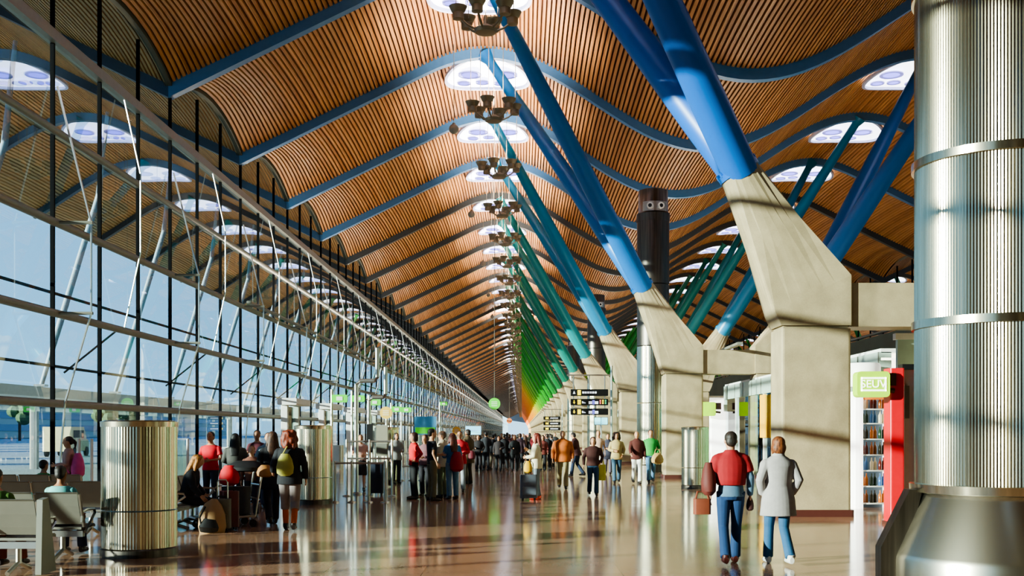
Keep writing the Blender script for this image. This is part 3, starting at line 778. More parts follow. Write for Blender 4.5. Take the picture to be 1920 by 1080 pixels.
def fill_strip(label, x, z, y0, y1, watts, tilt):  # added fill light, put in to brighten the dark ceiling evenly
    t = thing('light_strip', label, 'lamp', (x, y0, z))
    MB().rbox(-.1, .1, 0, y1 - y0, 0, .1, .03, 'y').build('housing', M['transom'], t)  # made-up casing that carries the added light
    L = bpy.data.lights.new('strip_lamp', 'AREA'); L.shape = 'RECTANGLE'; L.size = .16; L.size_y = y1 - y0; L.energy = watts*(y1 - y0); L.color = (1, .9, .74)
    o = bpy.data.objects.new('strip_lamp', L); COL.objects.link(o); o.parent = t; o.location = (0, (y1 - y0)/2, .13); o.rotation_euler = (PI, tilt, 0)
fill_strip('long thin lamp strip on the glass wall transom in the middle of the hall', WX + .35, 6.98, 45, 150, 45, -.6)
fill_strip('long thin lamp strip on the glass wall in the far half of the hall', WX + .35, 6.98, 150, 420, 60, -.6)
fill_strip('long thin lamp strip on the glass wall at the far end of the hall', WX + .35, 6.98, 420, 890, 75, -.6)
fill_strip('long lamp strip lying on the beams of the nearer roof supports', AX, 4.72, 38, 200, 30, 0)
fill_strip('long lamp strip lying on the beams of the far roof supports', AX, 4.72, 200, 890, 45, 0)

# skylights under the two crests, one behind each rib
def skylight_mesh():
    a = MB(); vs = []; fs = []; nr, na = 6, 40
    for r in range(nr + 1):
        for q in range(na):
            rr = r / nr; u = 1.75 * rr * math.cos(2*PI*q/na); v = 2.1 * rr * math.sin(2*PI*q/na)
            vs.append((u, v, zx(u - 1.5) - zx(-1.5)))
    for r in range(nr):
        for q in range(na):
            p = (q + 1) % na; fs.append((r*na+q, r*na+p, (r+1)*na+p, (r+1)*na+q))
    a.add(vs, fs); return a
me_sky = skylight_mesh().mesh('diffuser', M['sky_diff'], True)
rim = MB(); R = []
for q in range(41):
    t = 2*PI*q/40; u = math.cos(t); v = math.sin(t)
    zz = zx(1.78*u - 1.5) - zx(-1.5)
    R.append([(1.72*u, 2.06*v, zz), (1.84*u, 2.2*v, zz), (1.84*u, 2.2*v, zz - .12), (1.72*u, 2.06*v, zz - .12)])
rim.rings(R, cap=False); me_rim = rim.mesh('rim', mat('skylight_rim', '#c9cdf0', .4))
def baffle_mesh(r):
    a = MB(); a.lathe([(r, 0), (r, .05), (r*.72, .05), (r*.72, 0)], 24, cap=False)
    a.lathe([(r*.74, .02), (.01, .02)], 24); return a.mesh('baffle', M['lilac'])
me_b1, me_b2 = baffle_mesh(.5), baffle_mesh(.3)
me_sky2 = skylight_mesh().mesh('diffuser', M['sky_dim'], True)
def skylight(y, x0, label, parts, group, dim=False):
    t = thing('skylight', label, 'skylight', (x0, y + 2.3, zx(-1.5) + RIBH - .2), 0, group)
    link('diffuser', me_sky2 if dim else me_sky, t); link('rim', me_rim, t)
    if parts:
        for (u, v, me) in ((-.75, -.2, me_b1), (.8, -.2, me_b1), (-.25, 1.0, me_b2), (.55, 1.05, me_b2), (-1.05, .75, me_b2)):
            link('baffle', me, t, (u, v, zx(u - 1.5) - zx(-1.5) - .16))
    return t
RX = 2*AX + 1.5
for k in range(1, 60):
    nm = ORD[k-2] if 2 <= k < 14 else None
    skylight(k*9.0, -1.5, ('round skylight with lilac discs on the main crest, %s from the camera' % nm) if nm else 'round white skylight high on the main crest, tiny in the far distance' if k > 2 else 'round white skylight on the main crest nearly over the camera',
             k < 14, 'skylights along the main ceiling crest')
for k in range(2, 26):
    nm = ORD[k-4] if 4 <= k < 12 else None
    skylight(k*9.0, RX, ('white skylight over the right hand crest beyond the supports, %s from the camera' % nm) if nm else 'white skylight of the right hand crest hidden among far supports',
             k < 12, 'skylights along the right crest')
for k in range(3, 14):
    skylight(k*9.0, 2*WX + 1.5, 'white skylight in the roof overhang seen outside through the glass, %s from the camera' % ORD[k-3], k < 7, 'skylights in the outer roof overhang', True)

# roof supports: concrete pillars joined by a beam, arms, steel struts
def morph(n, c, ux, uy, hx, hy, sq):
    pts = []
    for k in range(n):
        t = 2*PI*k/n; cx_, sy = math.cos(t), math.sin(t)
        m_ = max(abs(cx_), abs(sy)); d = (1 - sq) + sq / m_
        pts.append(Vector(c) + Vector(ux) * (hx*cx_*d) + Vector(uy) * (hy*sy*d))
    return pts
RING = Vector((-3.12, 0, 7.05)); TOPX = -9.05
def side_parts(s):
    out = {}
    fx = lambda v: Vector((v[0]*s, v[1], v[2]))
    a = MB()
    a.rbox(*sorted((s*-.95, s*-2.35)), -.5, .5, .12, 3.78, .06)
    a.box(*sorted((s*-1.0, s*-2.3)), -.44, .44, 3.76, 3.84)
    out['pillar'] = a.mesh('pillar', M['concrete'])
    a = MB(); a.rbox(*sorted((s*-.9, s*-2.4)), -.55, .55, 0, .14, .05)
    out['plinth'] = a.mesh('plinth', M['darkred'])
    d = Vector((TOPX - RING.x, 0, zx(-1.5) - RING.z)).normalized()
    N = 24
    sec = []
    up = Vector((d.z, 0, -d.x))
    sec.append(morph(N, (-1.65, 0, 3.84), (1, 0, 0), (0, 1, 0), .7, .5, 1))
    q0 = Vector((-2.47, 0, 4.1)); q1 = Vector((-.95, 0, 4.85)); c = (q0 + q1)/2; ux = (q1 - q0)
    sec.append(morph(N, c, ux.normalized(), (0, 1, 0), ux.length/2, .5, 1))
    for f in (.5, 1.0):
        cc = c.lerp(RING, f); w = ux.normalized().lerp(up, f).normalized()
        h = ux.length/2*(1-f) + .4*f; sec.append(morph(N, cc, w, (0, 1, 0), h, .5*(1-f) + .4*f, 1 - f*.95))
    a = MB(); rr = [[fx(p) for p in r] for r in sec]
    if s < 0: rr = [list(reversed(r)) for r in rr]
    a.rings(rr); out['arm'] = a.mesh('arm', M['concrete'])
    # steel struts to the ribs in front and behind
    for nm, dy in (('front', -4.5), ('back', 4.5)):
        a = MB()
        p0 = RING + Vector((0, dy*.025, 0)); p1 = Vector((TOPX, dy, zx(-1.5) + .15))
        dd = (p1 - p0).normalized()
        pts = [p0 - dd*.1, p0.lerp(p1, .12), p0.lerp(p1, .5), p1 - dd*.9, p1 - dd*.35, p1]
        a.tube([fx(p) for p in pts], [.37, .37, .31, .2, .2, .34], 16, side=(0, 1, 0))
        out['strut_' + nm] = a
    a = MB(); p0 = RING - d*.0
    a.tube([fx(p0 - d*.06), fx(p0 + d*.06)], .44, 20, side=(0, 1, 0)); out['flange'] = a
    bl = []
    for k in range(16):
        t = 2*PI*k/16; p = p0 + Vector((0, 1, 0)) * (.415*math.cos(t)) + up * (.415*math.sin(t))
        bl.append((fx(p + d*.04), fx(p + d*.13)))
    out['bolts'] = bl
    return out
SP = {s: side_parts(s) for s in (1, -1)}
me_beam = MB().box(-.97, .97, -.42, .42, 3.82, 4.7).mesh('beam', M['concrete'])
PM = {}
def paint(i):
    h = ramp(i)
    return mat('strut_paint_%d' % i, h, .38, 0, .06, 2)
for i in range(-1, 52):
    y = 22.5 + 18*i
    pm = paint(max(i, 0))
    hue = 'bright blue' if i < 2 else 'blue-teal' if i < 4 else 'dark teal' if i < 6 else 'green' if i < 12 else 'lime yellow' if i < 16 else 'amber'
    if i < 0: lab = 'concrete roof support standing behind the camera with blue struts'
    elif i < 12: lab = 'concrete Y-shaped roof support with %s steel struts, %s from the camera' % (hue, ORD[i])
    else: lab = 'far concrete roof support with %s struts at the end of the hall' % hue
    t = thing('roof_support', lab, 'roof support', (AX, y, 0), 0, 'row of roof supports')
    for s in (1, -1):
        P = SP[s]
        link('pillar', P['pillar'], t); 
        if i < 14: link('plinth', P['plinth'], t)
        link('arm', P['arm'], t)
        for nm in ('front', 'back'):
            me = P['strut_' + nm].mesh('strut', pm, True)
            st = link('strut', me, t)
        if i < 8:
            fl = link('flange', P['flange'].mesh('flange', pm, True), t)
            if -1 < i < 3:
                for b0, b1 in P['bolts']:
                    MB().tube([b0, b1], .035, 6).build('bolt', pm, fl)
    link('beam', me_beam, t)

# hanging uplighter clusters on the crest line
def make_uplighter():
    t = thing('uplighter_cluster', '', 'chandelier', (-1.05, 0, 13.55))
    h = MB(); h.lathe([(.05, -.42), (.3, -.4), (.34, -.3), (.2, -.22), (.08, -.15), (.05, .1)], 16); h.build('hub', M['lampgrey'], t, True)
    for k in range(6):
        a = 2*PI*k/6 + .26; c, s = math.cos(a), math.sin(a)
        MB().tube([(.25*c, .25*s, -.34), (.55*c, .55*s, -.2), (.78*c, .78*s, .0)], .035, 6).build('arm', M['lampgrey'], t)
        cup = MB(); cup.lathe([(.04, -.1), (.16, -.08), (.16, .1), (.19, .12), (.27, .28), (.25, .28), (.15, .12), (.02, .12)], 14, (.8*c, .8*s, 0))
        cup.build('lamp_cup', M['lampgrey'], t, True)
    for (u, v) in ((-.85, .05), (-.5, .2), (0, .1), (.35, .15), (.8, .3), (-.2, .5)):
        MB().tube([(u, v, .1 if abs(u) > .3 else -.15), (u, v, zx(u - 1.05) + RIBH - 13.55)], .012, 4).build('cable', M['cable'], t)
    return t
U = make_uplighter()
far_me = MB()
far_me.lathe([(.05, -.42), (.34, -.38), (.34, -.28), (.1, -.2)], 8)
for k in range(6):
    a = 2*PI*k/6 + .26; c, s = math.cos(a), math.sin(a)
    far_me.tube([(.25*c, .25*s, -.34), (.78*c, .78*s, 0)], .05, 4)
    far_me.lathe([(.1, -.1), (.17, 0), (.17, .1), (.26, .28)], 8, (.8*c, .8*s, 0))
for u in (-.8, 0, .8): far_me.tube([(u, 0, 0), (u, 0, 2.9)], .02, 4)
me_far = far_me.mesh('uplighter_cluster', M['lampgrey'])
first = True
for k in range(2, 96):
    y = k*9.0 + 4.5
    if k < 13:
        o = U if first else copy_tree(U); first = False
        o.location = (-1.05, y, 13.55)
        nm = ORD[k-3] if k >= 3 else None
        tag(o, ('bronze cluster of uplighter cups hanging from the crest, %s from the camera' % nm) if nm else 'bronze uplighter cluster hanging above the camera, out of the picture', 'chandelier', 'hanging uplighter clusters')
    else:
        o = link('uplighter_cluster', me_far, None, (-1.05, y, 13.55))
        tag(o, 'tiny dark uplighter cluster in the far row hanging under the crest', 'chandelier', 'hanging uplighter clusters')
    if k < 14 or k % 5 == 0:
        L = bpy.data.lights.new('uplight', 'SPOT'); L.energy = 2100 if k < 14 else 12000
        L.spot_size = math.radians(150); L.spot_blend = .8; L.shadow_soft_size = .3; L.color = (1, .91, .78)
        lo = bpy.data.objects.new('uplight', L); COL.objects.link(lo); lo.parent = o; lo.location = (0, 0, .3); lo.rotation_euler = (PI, 0, 0)

# grey loudspeaker globes
for j, (gx, gy, Y) in enumerate(((851, 242, 43.7), (884, 402, 61), (906, 494, 79), (916, 553, 97.5), (923, 594, 115))):
    X, Z = px(gx, Y), pz(gy, Y)
    t = thing('loudspeaker_globe', 'grey loudspeaker globe hanging left of the uplighters, %s from the camera' % ORD[j], 'loudspeaker', (X, Y, Z), 0, 'hanging loudspeaker globes')
    MB().ell((0, 0, 0), (.2, .2, .2), 16, 10).build('globe', M['globe'], t, True)
    MB().tube([(0, 0, .19), (0, 0, zx(X) + .3 - Z)], .012, 4).build('cable', M['cable'], t)
    MB().lathe([(.06, .16), (.06, .24)], 10).build('cap', M['lampgrey'], t)

# ------------------------------------------------------------------ steel air columns
def fluted(mb, prof, nfl, c=(0, 0, 0), amp=.0022):
    n = nfl * 2
    R = []
    for r, z in prof:
        R.append([(c[0] + (r + (amp if k % 2 else -amp))*math.cos(2*PI*k/n), c[1] + (r + (amp if k % 2 else -amp))*math.sin(2*PI*k/n), c[2] + z) for k in range(n)])
    return mb.rings(R)
def big_column(X, Y, label):
    t = thing('steel_column', label, 'column', (X, Y, 0))
    r = .9
    for j, (z0, z1) in enumerate(((1.12, 2.88), (2.92, 4.68), (4.72, 6.6), (6.64, 9.0))):
        fluted(MB(), [(r, z0), (r, z1)], 170, amp=.003).build('fluted_shell', M['steel'], t)
    for z in (2.9, 4.7, 6.62): MB().lathe([(r - .02, z - .05), (r + .035, z - .045), (r + .035, z + .045), (r - .02, z + .05)], 64).build('seam_ring', M['steel'], t, True)
    MB().lathe([(r, 1.02), (r + .05, 1.03), (r + .06, 1.12), (r, 1.13)], 64).build('collar', M['steel'], t, True)
    MB().lathe([(r - .03, 1.04), (r + .28, .36), (r + .3, .3), (r + .3, 0)], 72).build('flared_base', M['steelplain'], t, True)
    f = MB()
    for sx in (-1,):
        pts = [(-r + .0, 1.06), (-r - .14, 1.06), (-r - .46, .42), (-r - .46, 0), (-r - .25, 0)]
        f.add([(p[0], -.1 + .2*q, p[1]) for q in (0, 1) for p in pts], [(0,1,2,3,4), (9,8,7,6,5)] + [(i, (i+1) % 5, 5 + (i+1) % 5, 5 + i) for i in range(5)])
    f.build('side_fin', M['darksteel'], t)
    MB().lathe([(r - .05, 9.0), (r - .05, 9.4), (r - .3, 9.45)], 48).build('top_cap', M['darksteel'], t, True)
    return t
big_column(5.35, 12.3, 'huge fluted stainless steel column with flared base at the right edge')
def tall_column(Y, X, label):
    t = thing('air_column', label, 'column', (X, Y, 0), 0, 'tall round air columns')
    r = .68
    for z0, z1 in ((0.3, 2.9), (2.94, 5.3)): fluted(MB(), [(r, z0), (r, z1)], 60).build('fluted_shell', M['steel'], t)
    for z0, z1 in ((5.34, 7.9), (7.94, 10.6)): MB().lathe([(r, z0), (r, z1)], 48).build('dark_shell', M['darksteel'], t, True)
    MB().lathe([(r + .05, 0), (r + .05, .3), (r, .34)], 40).build('base', M['darksteel'], t, True)
    MB().lathe([(r + .02, 10.58), (r + .03, 10.9), (r - .05, 11.0), (r - .06, 11.9), (r - .2, 11.95)], 40).build('top_drum', M['darksteel'], t, True)
    pl = MB()
    for k in range(9):
        a0 = -PI/2 - .75 + 1.5*k/9; a1 = -PI/2 - .75 + 1.5*(k+1)/9
        pl.add([((r+.05)*math.cos(a), (r+.05)*math.sin(a), z) for a, z in ((a0, 10.95), (a1, 10.95), (a1, 11.35), (a0, 11.35))], [(0,1,2,3)])
    p = pl.build('nozzle_plate', M['alu'], t)
    for a in (-PI/2 - .28, -PI/2 + .32):
        c = Vector(((r+.07)*math.cos(a), (r+.07)*math.sin(a), 11.15)); d = Vector((math.cos(a), math.sin(a), 0))
        q = MB(); q.tube([c - d*.05, c + d*.06], .14, 14); q.build('nozzle_ring', M['white'], p)
        q = MB(); q.tube([c, c + d*.065], .08, 12); q.build('nozzle', M['black'], p)
for i, Y in enumerate((46.5, 82, 118)): tall_column(Y, 5.55, 'tall round air column with dark upper half, %s of the row behind the supports' % ('first', 'second', 'third')[i])
def short_column(X, Y, r, label):
    t = thing('air_pedestal', label, 'column', (X, Y, 0), 0, 'short steel air pedestals')
    fluted(MB(), [(r, .12), (r, .62)], 80).build('lower_shell', M['steel'], t)
    fluted(MB(), [(r, .64), (r, 1.78)], 80).build('upper_shell', M['steel'], t)
    MB().lathe([(r + .01, 1.77), (r + .015, 1.84), (r - .04, 1.86), (.02, 1.86)], 48).build('lid', M['steel'], t, True)
    MB().lathe([(r + .015, 0), (r + .015, .1), (r - .02, .13)], 48).build('base_ring', M['darksteel'], t, True)
short_column(-5.3, 15.2, .5, 'short stainless steel air pedestal in front of the grey seats at left')
short_column(-4.95, 26.0, .44, 'short steel air pedestal behind the auburn haired woman')
short_column(-4.5, 36.5, .4, 'short steel air pedestal beside the boarding gate posts')
short_column(5.2, 33.0, .4, 'short steel air pedestal left of the man with the red sweater')
short_column(-4.6, 52, .42, 'short steel air pedestal at left in front of the far crowd')

# ------------------------------------------------------------------ signs
def text(name, body, size, c, m, parent=None, rot=(PI/2, 0, 0), sx=1.0):
    cu = bpy.data.curves.new(name, 'FONT'); cu.body = body; cu.size = size; cu.extrude = .004; cu.align_x = 'CENTER'; cu.align_y = 'CENTER'
    o = bpy.data.objects.new('tmp', cu); COL.objects.link(o)
    me = bpy.data.meshes.new_from_object(o.evaluated_get(bpy.context.evaluated_depsgraph_get())); bpy.data.objects.remove(o)
    me.materials.clear(); me.materials.append(m); me.name = name
    k = link(name, me, parent, c); k.rotation_euler = rot; k.scale.x = sx
    return k
M['letterwhite'] = mat('sign_white_marks', '#dcdce8', .5, emit=.5)
M['letteryellow'] = mat('sign_yellow_marks', '#f2d41e', .5, emit=.6)
M['letterblue'] = mat('sign_lilac_marks', '#6a68c8', .5, emit=.4)
M['letterred'] = mat('sign_red_marks', '#d86a6a', .5, emit=.4)
M['lettergreen'] = mat('sign_green_marks', '#3c9a70', .5, emit=.4)
def hanging_sign(label, xa, xb, Y, rows, detail, group):
    X0, X1 = px(xa, Y), px(xb, Y); w = X1 - X0
    t = thing('hanging_sign', label, 'sign', ((X0 + X1)/2, Y, 0), 0, group)
    zt = pz(rows[0][0], Y)
    fr = MB()
    for u in (-w*.42, w*.0, w*.42):
        fr.tube([(u, .1, pz(rows[-1][1], Y)), (u, .1, zt + .6)], .025, 6)
    fr.tube([(-w*.6, .1, zt + .6), (w*.6, .1, zt + .6)], .035, 6)
    fr.tube([(w*.6, .1, 0), (w*.6, .1, zt + 1.0)], .05, 8)
    fr.build('hanger_frame', M['rod'], t)
    for r, (ya, yb) in enumerate(rows):
        z1, z0 = pz(ya, Y), pz(yb, Y); h = z1 - z0
        p = MB().rbox(-w/2, w/2, -.1, .1, z0, z1, .02, 'y').build('sign_panel', M['sign'], t)
        g = lambda a, b, c, d, m: MB().box(-w/2 + a*w, -w/2 + b*w, -.112, -.1, z0 + c*h, z0 + d*h).build('pictogram', M[m], p)
        zc = (z0 + z1)/2
        if not detail:
            g(.12, .3, .2, .8, 'letteryellow'); g(.4, .85, .35, .65, 'letterwhite'); continue
        a = MB()     # arrow
        ax = -w/2 + .09*w
        if r == 0: a.add([(ax - .05, -.108, zc - .05), (ax + .05, -.108, zc - .05), (ax, -.108, zc + .08)], [(0, 1, 2)])
        else:
            a.add([(ax, -.108, zc - .08), (ax + .055, -.108, zc), (ax - .055, -.108, zc)], [(0, 1, 2)]); a.box(ax - .018, ax + .018, -.11, -.1, zc, zc + .08)
        a.build('arrow', M['letterwhite' if r == 0 else 'letteryellow'], p)
        g(.18, .27, .12, .88, 'letteryellow')
        if r == 0:
            for q in range(6): g(.31 + q*.066, .36 + q*.066, .36, .66, 'letterwhite')
        else:
            for q in range(3): g(.30 + q*.035, .325 + q*.035, .3, .62 - q*.1, 'letterwhite')
            g(.48, .57, .18, .62, 'letterwhite'); g(.645, .735, .18, .62, 'letterwhite'); g(.575, .64, .12, .8, 'letterblue'); 
            if r == 1:
                for q, mm in enumerate(('letterred', 'letteryellow', 'lettergreen')):
                    g(.77 + q*.07, .81 + q*.07, .2, .48, mm); g(.77 + q*.07, .81 + q*.07, .55, .85, mm)
    return t
hanging_sign('large black hanging sign of three panels with yellow pictograms over the walkers', 1070, 1140, 46, [(730, 742.5), (748, 760), (766, 778)], True, None)
hanging_sign('smaller black three panel hanging sign farther down the hall', 1019, 1051, 92, [(781, 787), (791, 797), (801, 807)], False, None)
Y = 52
t = thing('screen', 'pale cyan information screen on a stand below the large black sign', 'screen', (px(1127, Y), Y, 0))
MB().tube([(0, 0, 0), (0, 0, pz(796, Y))], .05, 8).build('post', M['rod'], t)
MB().lathe([(.25, 0), (.25, .03), (.05, .06)], 16).build('foot', M['alu'], t)
MB().rbox(-.3, -.02, -.06, .06, pz(796, Y), pz(783, Y), .02, 'y').build('panel', M['cyan'], t)
MB().rbox(.02, .3, -.06, .06, pz(796, Y), pz(783, Y), .02, 'y').build('panel', M['cyan'], t)
MB().box(-.33, .33, .05, .1, pz(797, Y), pz(782, Y)).build('housing', M['alu'], t)

def disc_sign(label, x, y, r, Y, m, top):
    X, Z = px(x, Y), pz(y, Y); R_ = r*Y/F
    t = thing('round_sign', label, 'sign', (X, Y, 0), 0)
    MB().tube([(0, -.05, Z), (0, .05, Z)], R_, 28).build('disc', m, t)
    if top:
        MB().tube([(0, 0, Z + R_*.9), (0, 0, zx(X) + .1)], .015, 5).build('cable', M['cable'], t)
    else:
        MB().tube([(0, .08, 0), (0, .08, Z)], .04, 8).build('post', M['rod'], t)
        MB().lathe([(.2, 0), (.2, .03), (.05, .05)], 14).build('foot', M['alu'], t)
    for q in range(3): MB().box(-R_*.5, R_*.5, -.062, -.05, Z - R_*.4 + q*R_*.32, Z - R_*.28 + q*R_*.32).build('band', M['white'], t)
disc_sign('green round sign hanging below the left side of the crest', 927, 757, 11, 60, M['green'], True)
disc_sign('small orange round sign hanging far down the hall', 955, 789, 5, 120, M['orange'], True)
disc_sign('round yellow sign on a post at the boarding gate', 724, 774, 11.5, 34, mat('yellow_disc', '#d8b656', .5, emit=.3), False)
disc_sign('small round ochre sign on a post beyond the standing group', 856, 808, 8, 52, mat('ochre_disc', '#b98a3a', .5, emit=.2), False)

def board(label, xa, xb, ya, yb, Y, m1, m2, name='billboard', cat='sign', kind='blue'):
    X0, X1, Z1, Z0 = px(xa, Y), px(xb, Y), pz(ya, Y), pz(yb, Y); w = X1 - X0; h = Z1 - Z0
    t = thing(name, label, cat, ((X0 + X1)/2, Y, 0))
    MB().rbox(-w/2, w/2, -.06, .06, Z0, Z1, .02, 'y').build('panel', m1, t)
    MB().box(-w/2 + .05*w, w/2 - .05*w, -.07, -.06, Z0 + .06*h, Z0 + .4*h).build('picture_band', m2, t)
    for s in (-1, 1): MB().tube([(s*w*.4, .03, 0), (s*w*.4, .03, Z0 + .05)], .035, 8).build('post', M['rod'], t)
board('blue and green advertising board above the standing group', 777, 818, 781, 815, 40, mat('ad_blue', '#4b86a8', .5, emit=.2), M['green'])
board('light blue lit screen in the row beyond the advertising board', 873, 902, 799, 815, 56, mat('ad_lightblue', '#86c4e4', .5, emit=.7), M['cyan'])
board('grey notice board on the gate kiosk beside the round yellow sign', 706, 727, 797, 855, 32.5, mat('kiosk_grey', '#93907f', .5), M['transom'], 'notice_board', 'board')
board('dark narrow display panel at the boarding gate', 688, 699, 795, 848, 32, M['black'], M['transom'], 'flight_display', 'screen')
# green flag signs along the glass
for i, (x, y, Y) in enumerate(((637, 748, 28.5), (672, 748, 34.5), (703, 755, 37), (744, 768, 41), (762, 769, 45), (832, 757, 60))):
    X, Z = px(x, Y), pz(y, Y)
    t = thing('gate_flag_sign', 'small green gate flag sign sticking out by the glass wall, %s from the camera' % ORD[i], 'sign', (X, Y, 0), 0, 'green gate flag signs')
    MB().rbox(-.2, .2, -.04, .04, Z - .09, Z + .11, .04, 'y').build('flag', M['green'], t)
    MB().tube([(-.22, .07, 0), (-.22, .07, Z + .25)], .035, 8).build('post', M['rod'], t)
    MB().box(-.08, .08, -.05, -.04, Z - .04, Z + .06).build('mark', M['white'], t)
# bent steel posts at the gate
for i, (x, y, Y, w) in enumerate(((668, 714, 30, 34), (692, 745, 33, 26))):
    X = px(x, Y); Z = pz(y, Y); W = w*Y/F
    t = thing('bent_post', ('tall bent chrome post at the boarding gate, the left one', 'lower bent chrome post beside the notice board')[i], 'post', (X, Y, 0))
    MB().tube([(0, 0, 0), (0, 0, Z - .1), (.1, 0, Z), (W, 0, Z), (W + .08, 0, Z + .1), (W + .08, 0, Z + .9)], .06, 10).build('pipe', M['rod'], t, True)
    MB().lathe([(.16, 0), (.16, .03), (.07, .06)], 16).build('foot', M['alu'], t)
# boarding rails
def rail(label, x0, x1, y, zs, posts):
    t = thing('barrier_rail', label, 'railing', (x0, y, 0), 0, 'chrome barrier rails at the gate')
    for z in zs: MB().tube([(0, 0, z), (x1 - x0, 0, z)], .025, 8).build('bar', M['rod'], t)
    for k in range(posts):
        u = (x1 - x0)*k/(posts - 1); MB().tube([(u, 0, 0), (u, 0, max(zs) + .05)], .03, 8).build('post', M['rod'], t)
        MB().lathe([(.11, 0), (.11, .02), (.04, .04)], 12, (u, 0, 0)).build('foot', M['alu'], t)
rail('nearer chrome barrier rail of the boarding gate', px(628, 26.5), px(722, 26.5), 26.5, (.95,), 4)
rail('higher chrome barrier rail behind the nearer one', px(650, 29), px(735, 29), 29, (1.0, 1.45), 3)
rail('far chrome barrier rail at the next gate', px(735, 38.4), px(790, 38.4), 38.4, (.95, .5), 4)
# gate kiosks: white lit portals against the glass wall
for i, Y in enumerate((50, 59, 68, 77)):
    t = thing('gate_portal', 'white framed boarding gate portal at the glass wall, %s from the camera' % ORD[i], 'gate', (WX + 1.0, Y, 0), 0, 'boarding gate portals')
    for yy in (-1.2, 1.2): MB().rbox(-.15, .15, yy - .12, yy + .12, 0, 2.9, .03).build('jamb', M['white'], t)
    MB().rbox(-.25, .6, -1.6, 1.6, 2.9, 3.2, .05, 'y').build('canopy', M['white'], t)
    MB().box(-.05, -.02, -1.1, 1.1, .1, 2.85).build('door_leaf', M['shopglass'], t)
    MB().rbox(1.6, 2.4, -.6, .2, 0, 1.1, .08).build('desk', M['alu'], t)
# glass wind screen panels on white frames by the seats
for i, (xa, xb, Y) in enumerate(((148, 172, 24.6), (305, 352, 25.5))):
    X0, X1 = px(xa, Y), px(xb, Y)
    t = thing('glass_screen', ('white framed glass screen behind the girl in pink', 'white framed glass screen behind the blonde seated woman')[i], 'screen', (X0, Y, 0))
    w = X1 - X0
    MB().tube([(0, 0, 0), (0, 0, pz(823, Y)), (w, 0, pz(823, Y)), (w, 0, 0)], .035, 8).build('frame', M['white'], t)
    MB().box(.04, w - .04, -.01, .01, .1, pz(826, Y)).build('glass_pane', M['shopglass'], t)

# ------------------------------------------------------------------ shops on the right
def shop_row():
    X = 8.5
    t = thing('shop', 'long glazed shop front with pale green fascia behind the right supports', 'shop', (X, 46, 0))
    MB().box(-.05, .25, -20, 0, 3.05, 3.6).build('fascia', M['fascia'], t)
    for k in range(13): MB().box(-.065, -.05, -20 + k*1.6, -19.96 + k*1.6, 3.05, 3.6).build('fascia_joint', M['transom'], t)
    MB().box(0, .03, -20, 0, .1, 3.05).build('glazing', M['shopglass'], t)
    for k in range(9): MB().box(-.05, .08, -20 + k*2.5 - .04, -20 + k*2.5 + .04, 0, 3.05).build('glazing_bar', M['white'], t)
    MB().box(.0, 6, -20, 0, 3.58, 3.68).build('roof_slab', M['white'], t)
    MB().box(.0, 5.9, -20, 0, 3.4, 3.46).build('lit_ceiling', mat('shop_ceiling_light', '#fff6e2', .5, emit=2.2), t)
    MB().box(4.0, 4.1, -20, 0, 0, 3.4).build('back_wall', mat('shop_back', '#8fb09a', .6), t)
    MB().box(-.12, -.06, -8.1, -7.3, 1.5, 3.0).build('yellow_panel', M['yellow'], t)
    MB().box(.3, .35, -6.5, -4, 1.9, 2.9).build('green_poster', M['green'], t)
    MB().box(.3, .35, -3.2, -1.0, 1.9, 2.7).build('blue_poster', M['bluescreen'], t)
    MB().box(.3, .35, -8.0, -7.0, .9, 2.3).build('orange_poster', M['orange'], t)
    MB().rbox(-.6, .1, -.1, .4, 0, 2.55, .04).build('white_end_panel', M['whitelit'], t)
shop_row()
t = thing('shop', 'far glazed shop row beyond the second support on the right', 'shop', (8.5, 60, 0))
MB().box(-.05, .25, 0, 160, 3.05, 3.6).build('fascia', M['fascia'], t)
MB().box(0, .03, 0, 160, .1, 3.05).build('glazing', M['shopglass'], t)
MB().box(3, 3.1, 0, 160, 0, 3.6).build('back_wall', M['whitelit'], t)
MB().box(0, 6, 0, 160, 3.58, 3.68).build('roof_slab', M['white'], t)
def lime_sign(label, x0, x1, z0, z1, Y, words, arm_x):
    w = x1 - x0; h = z1 - z0
    t = thing('lime_sign', label, 'sign', ((x0 + x1)/2, Y, (z0 + z1)/2))
    MB().rbox(-w/2, w/2, -.14, .14, -h/2, h/2, .07, 'y').build('sign_box', M['lime'], t)
    if words:
        fr = MB(); a, b = w*.39, h*.27
        for q in ((-a, a, b - .03, b), (-a, a, -b, -b + .03), (-a, -a + .03, -b, b), (a - .03, a, -b, b)): fr.box(q[0], q[1], -.15, -.14, q[2], q[3])
        fr.build('white_outline', M['whitelit'], t)
        text('lettering', words, h*.42, (0, -.145, 0), M['whitelit'], t, sx=1.05)
    MB().tube([(w/2 - .02, 0, -h*.2), (arm_x, 0, -h*.25)], .045, 8).build('bracket', M['darkred'], t)
    MB().box(w/2 - .01, arm_x + .02, -.05, .05, -.02, h*.45).build('bracket_plate', M['darkred'], t)
lime_sign('rounded lime green sign with white lettering on the red column', px(1603, 20), px(1664, 20), pz(745, 20), pz(697, 20), 20, 'SEUV', .42)
lime_sign('plain lime green sign sticking out at the far end of the shop front', px(1307, 45.6), px(1341, 45.6), pz(780, 45.6), pz(754, 45.6), 45.6, None, .6)
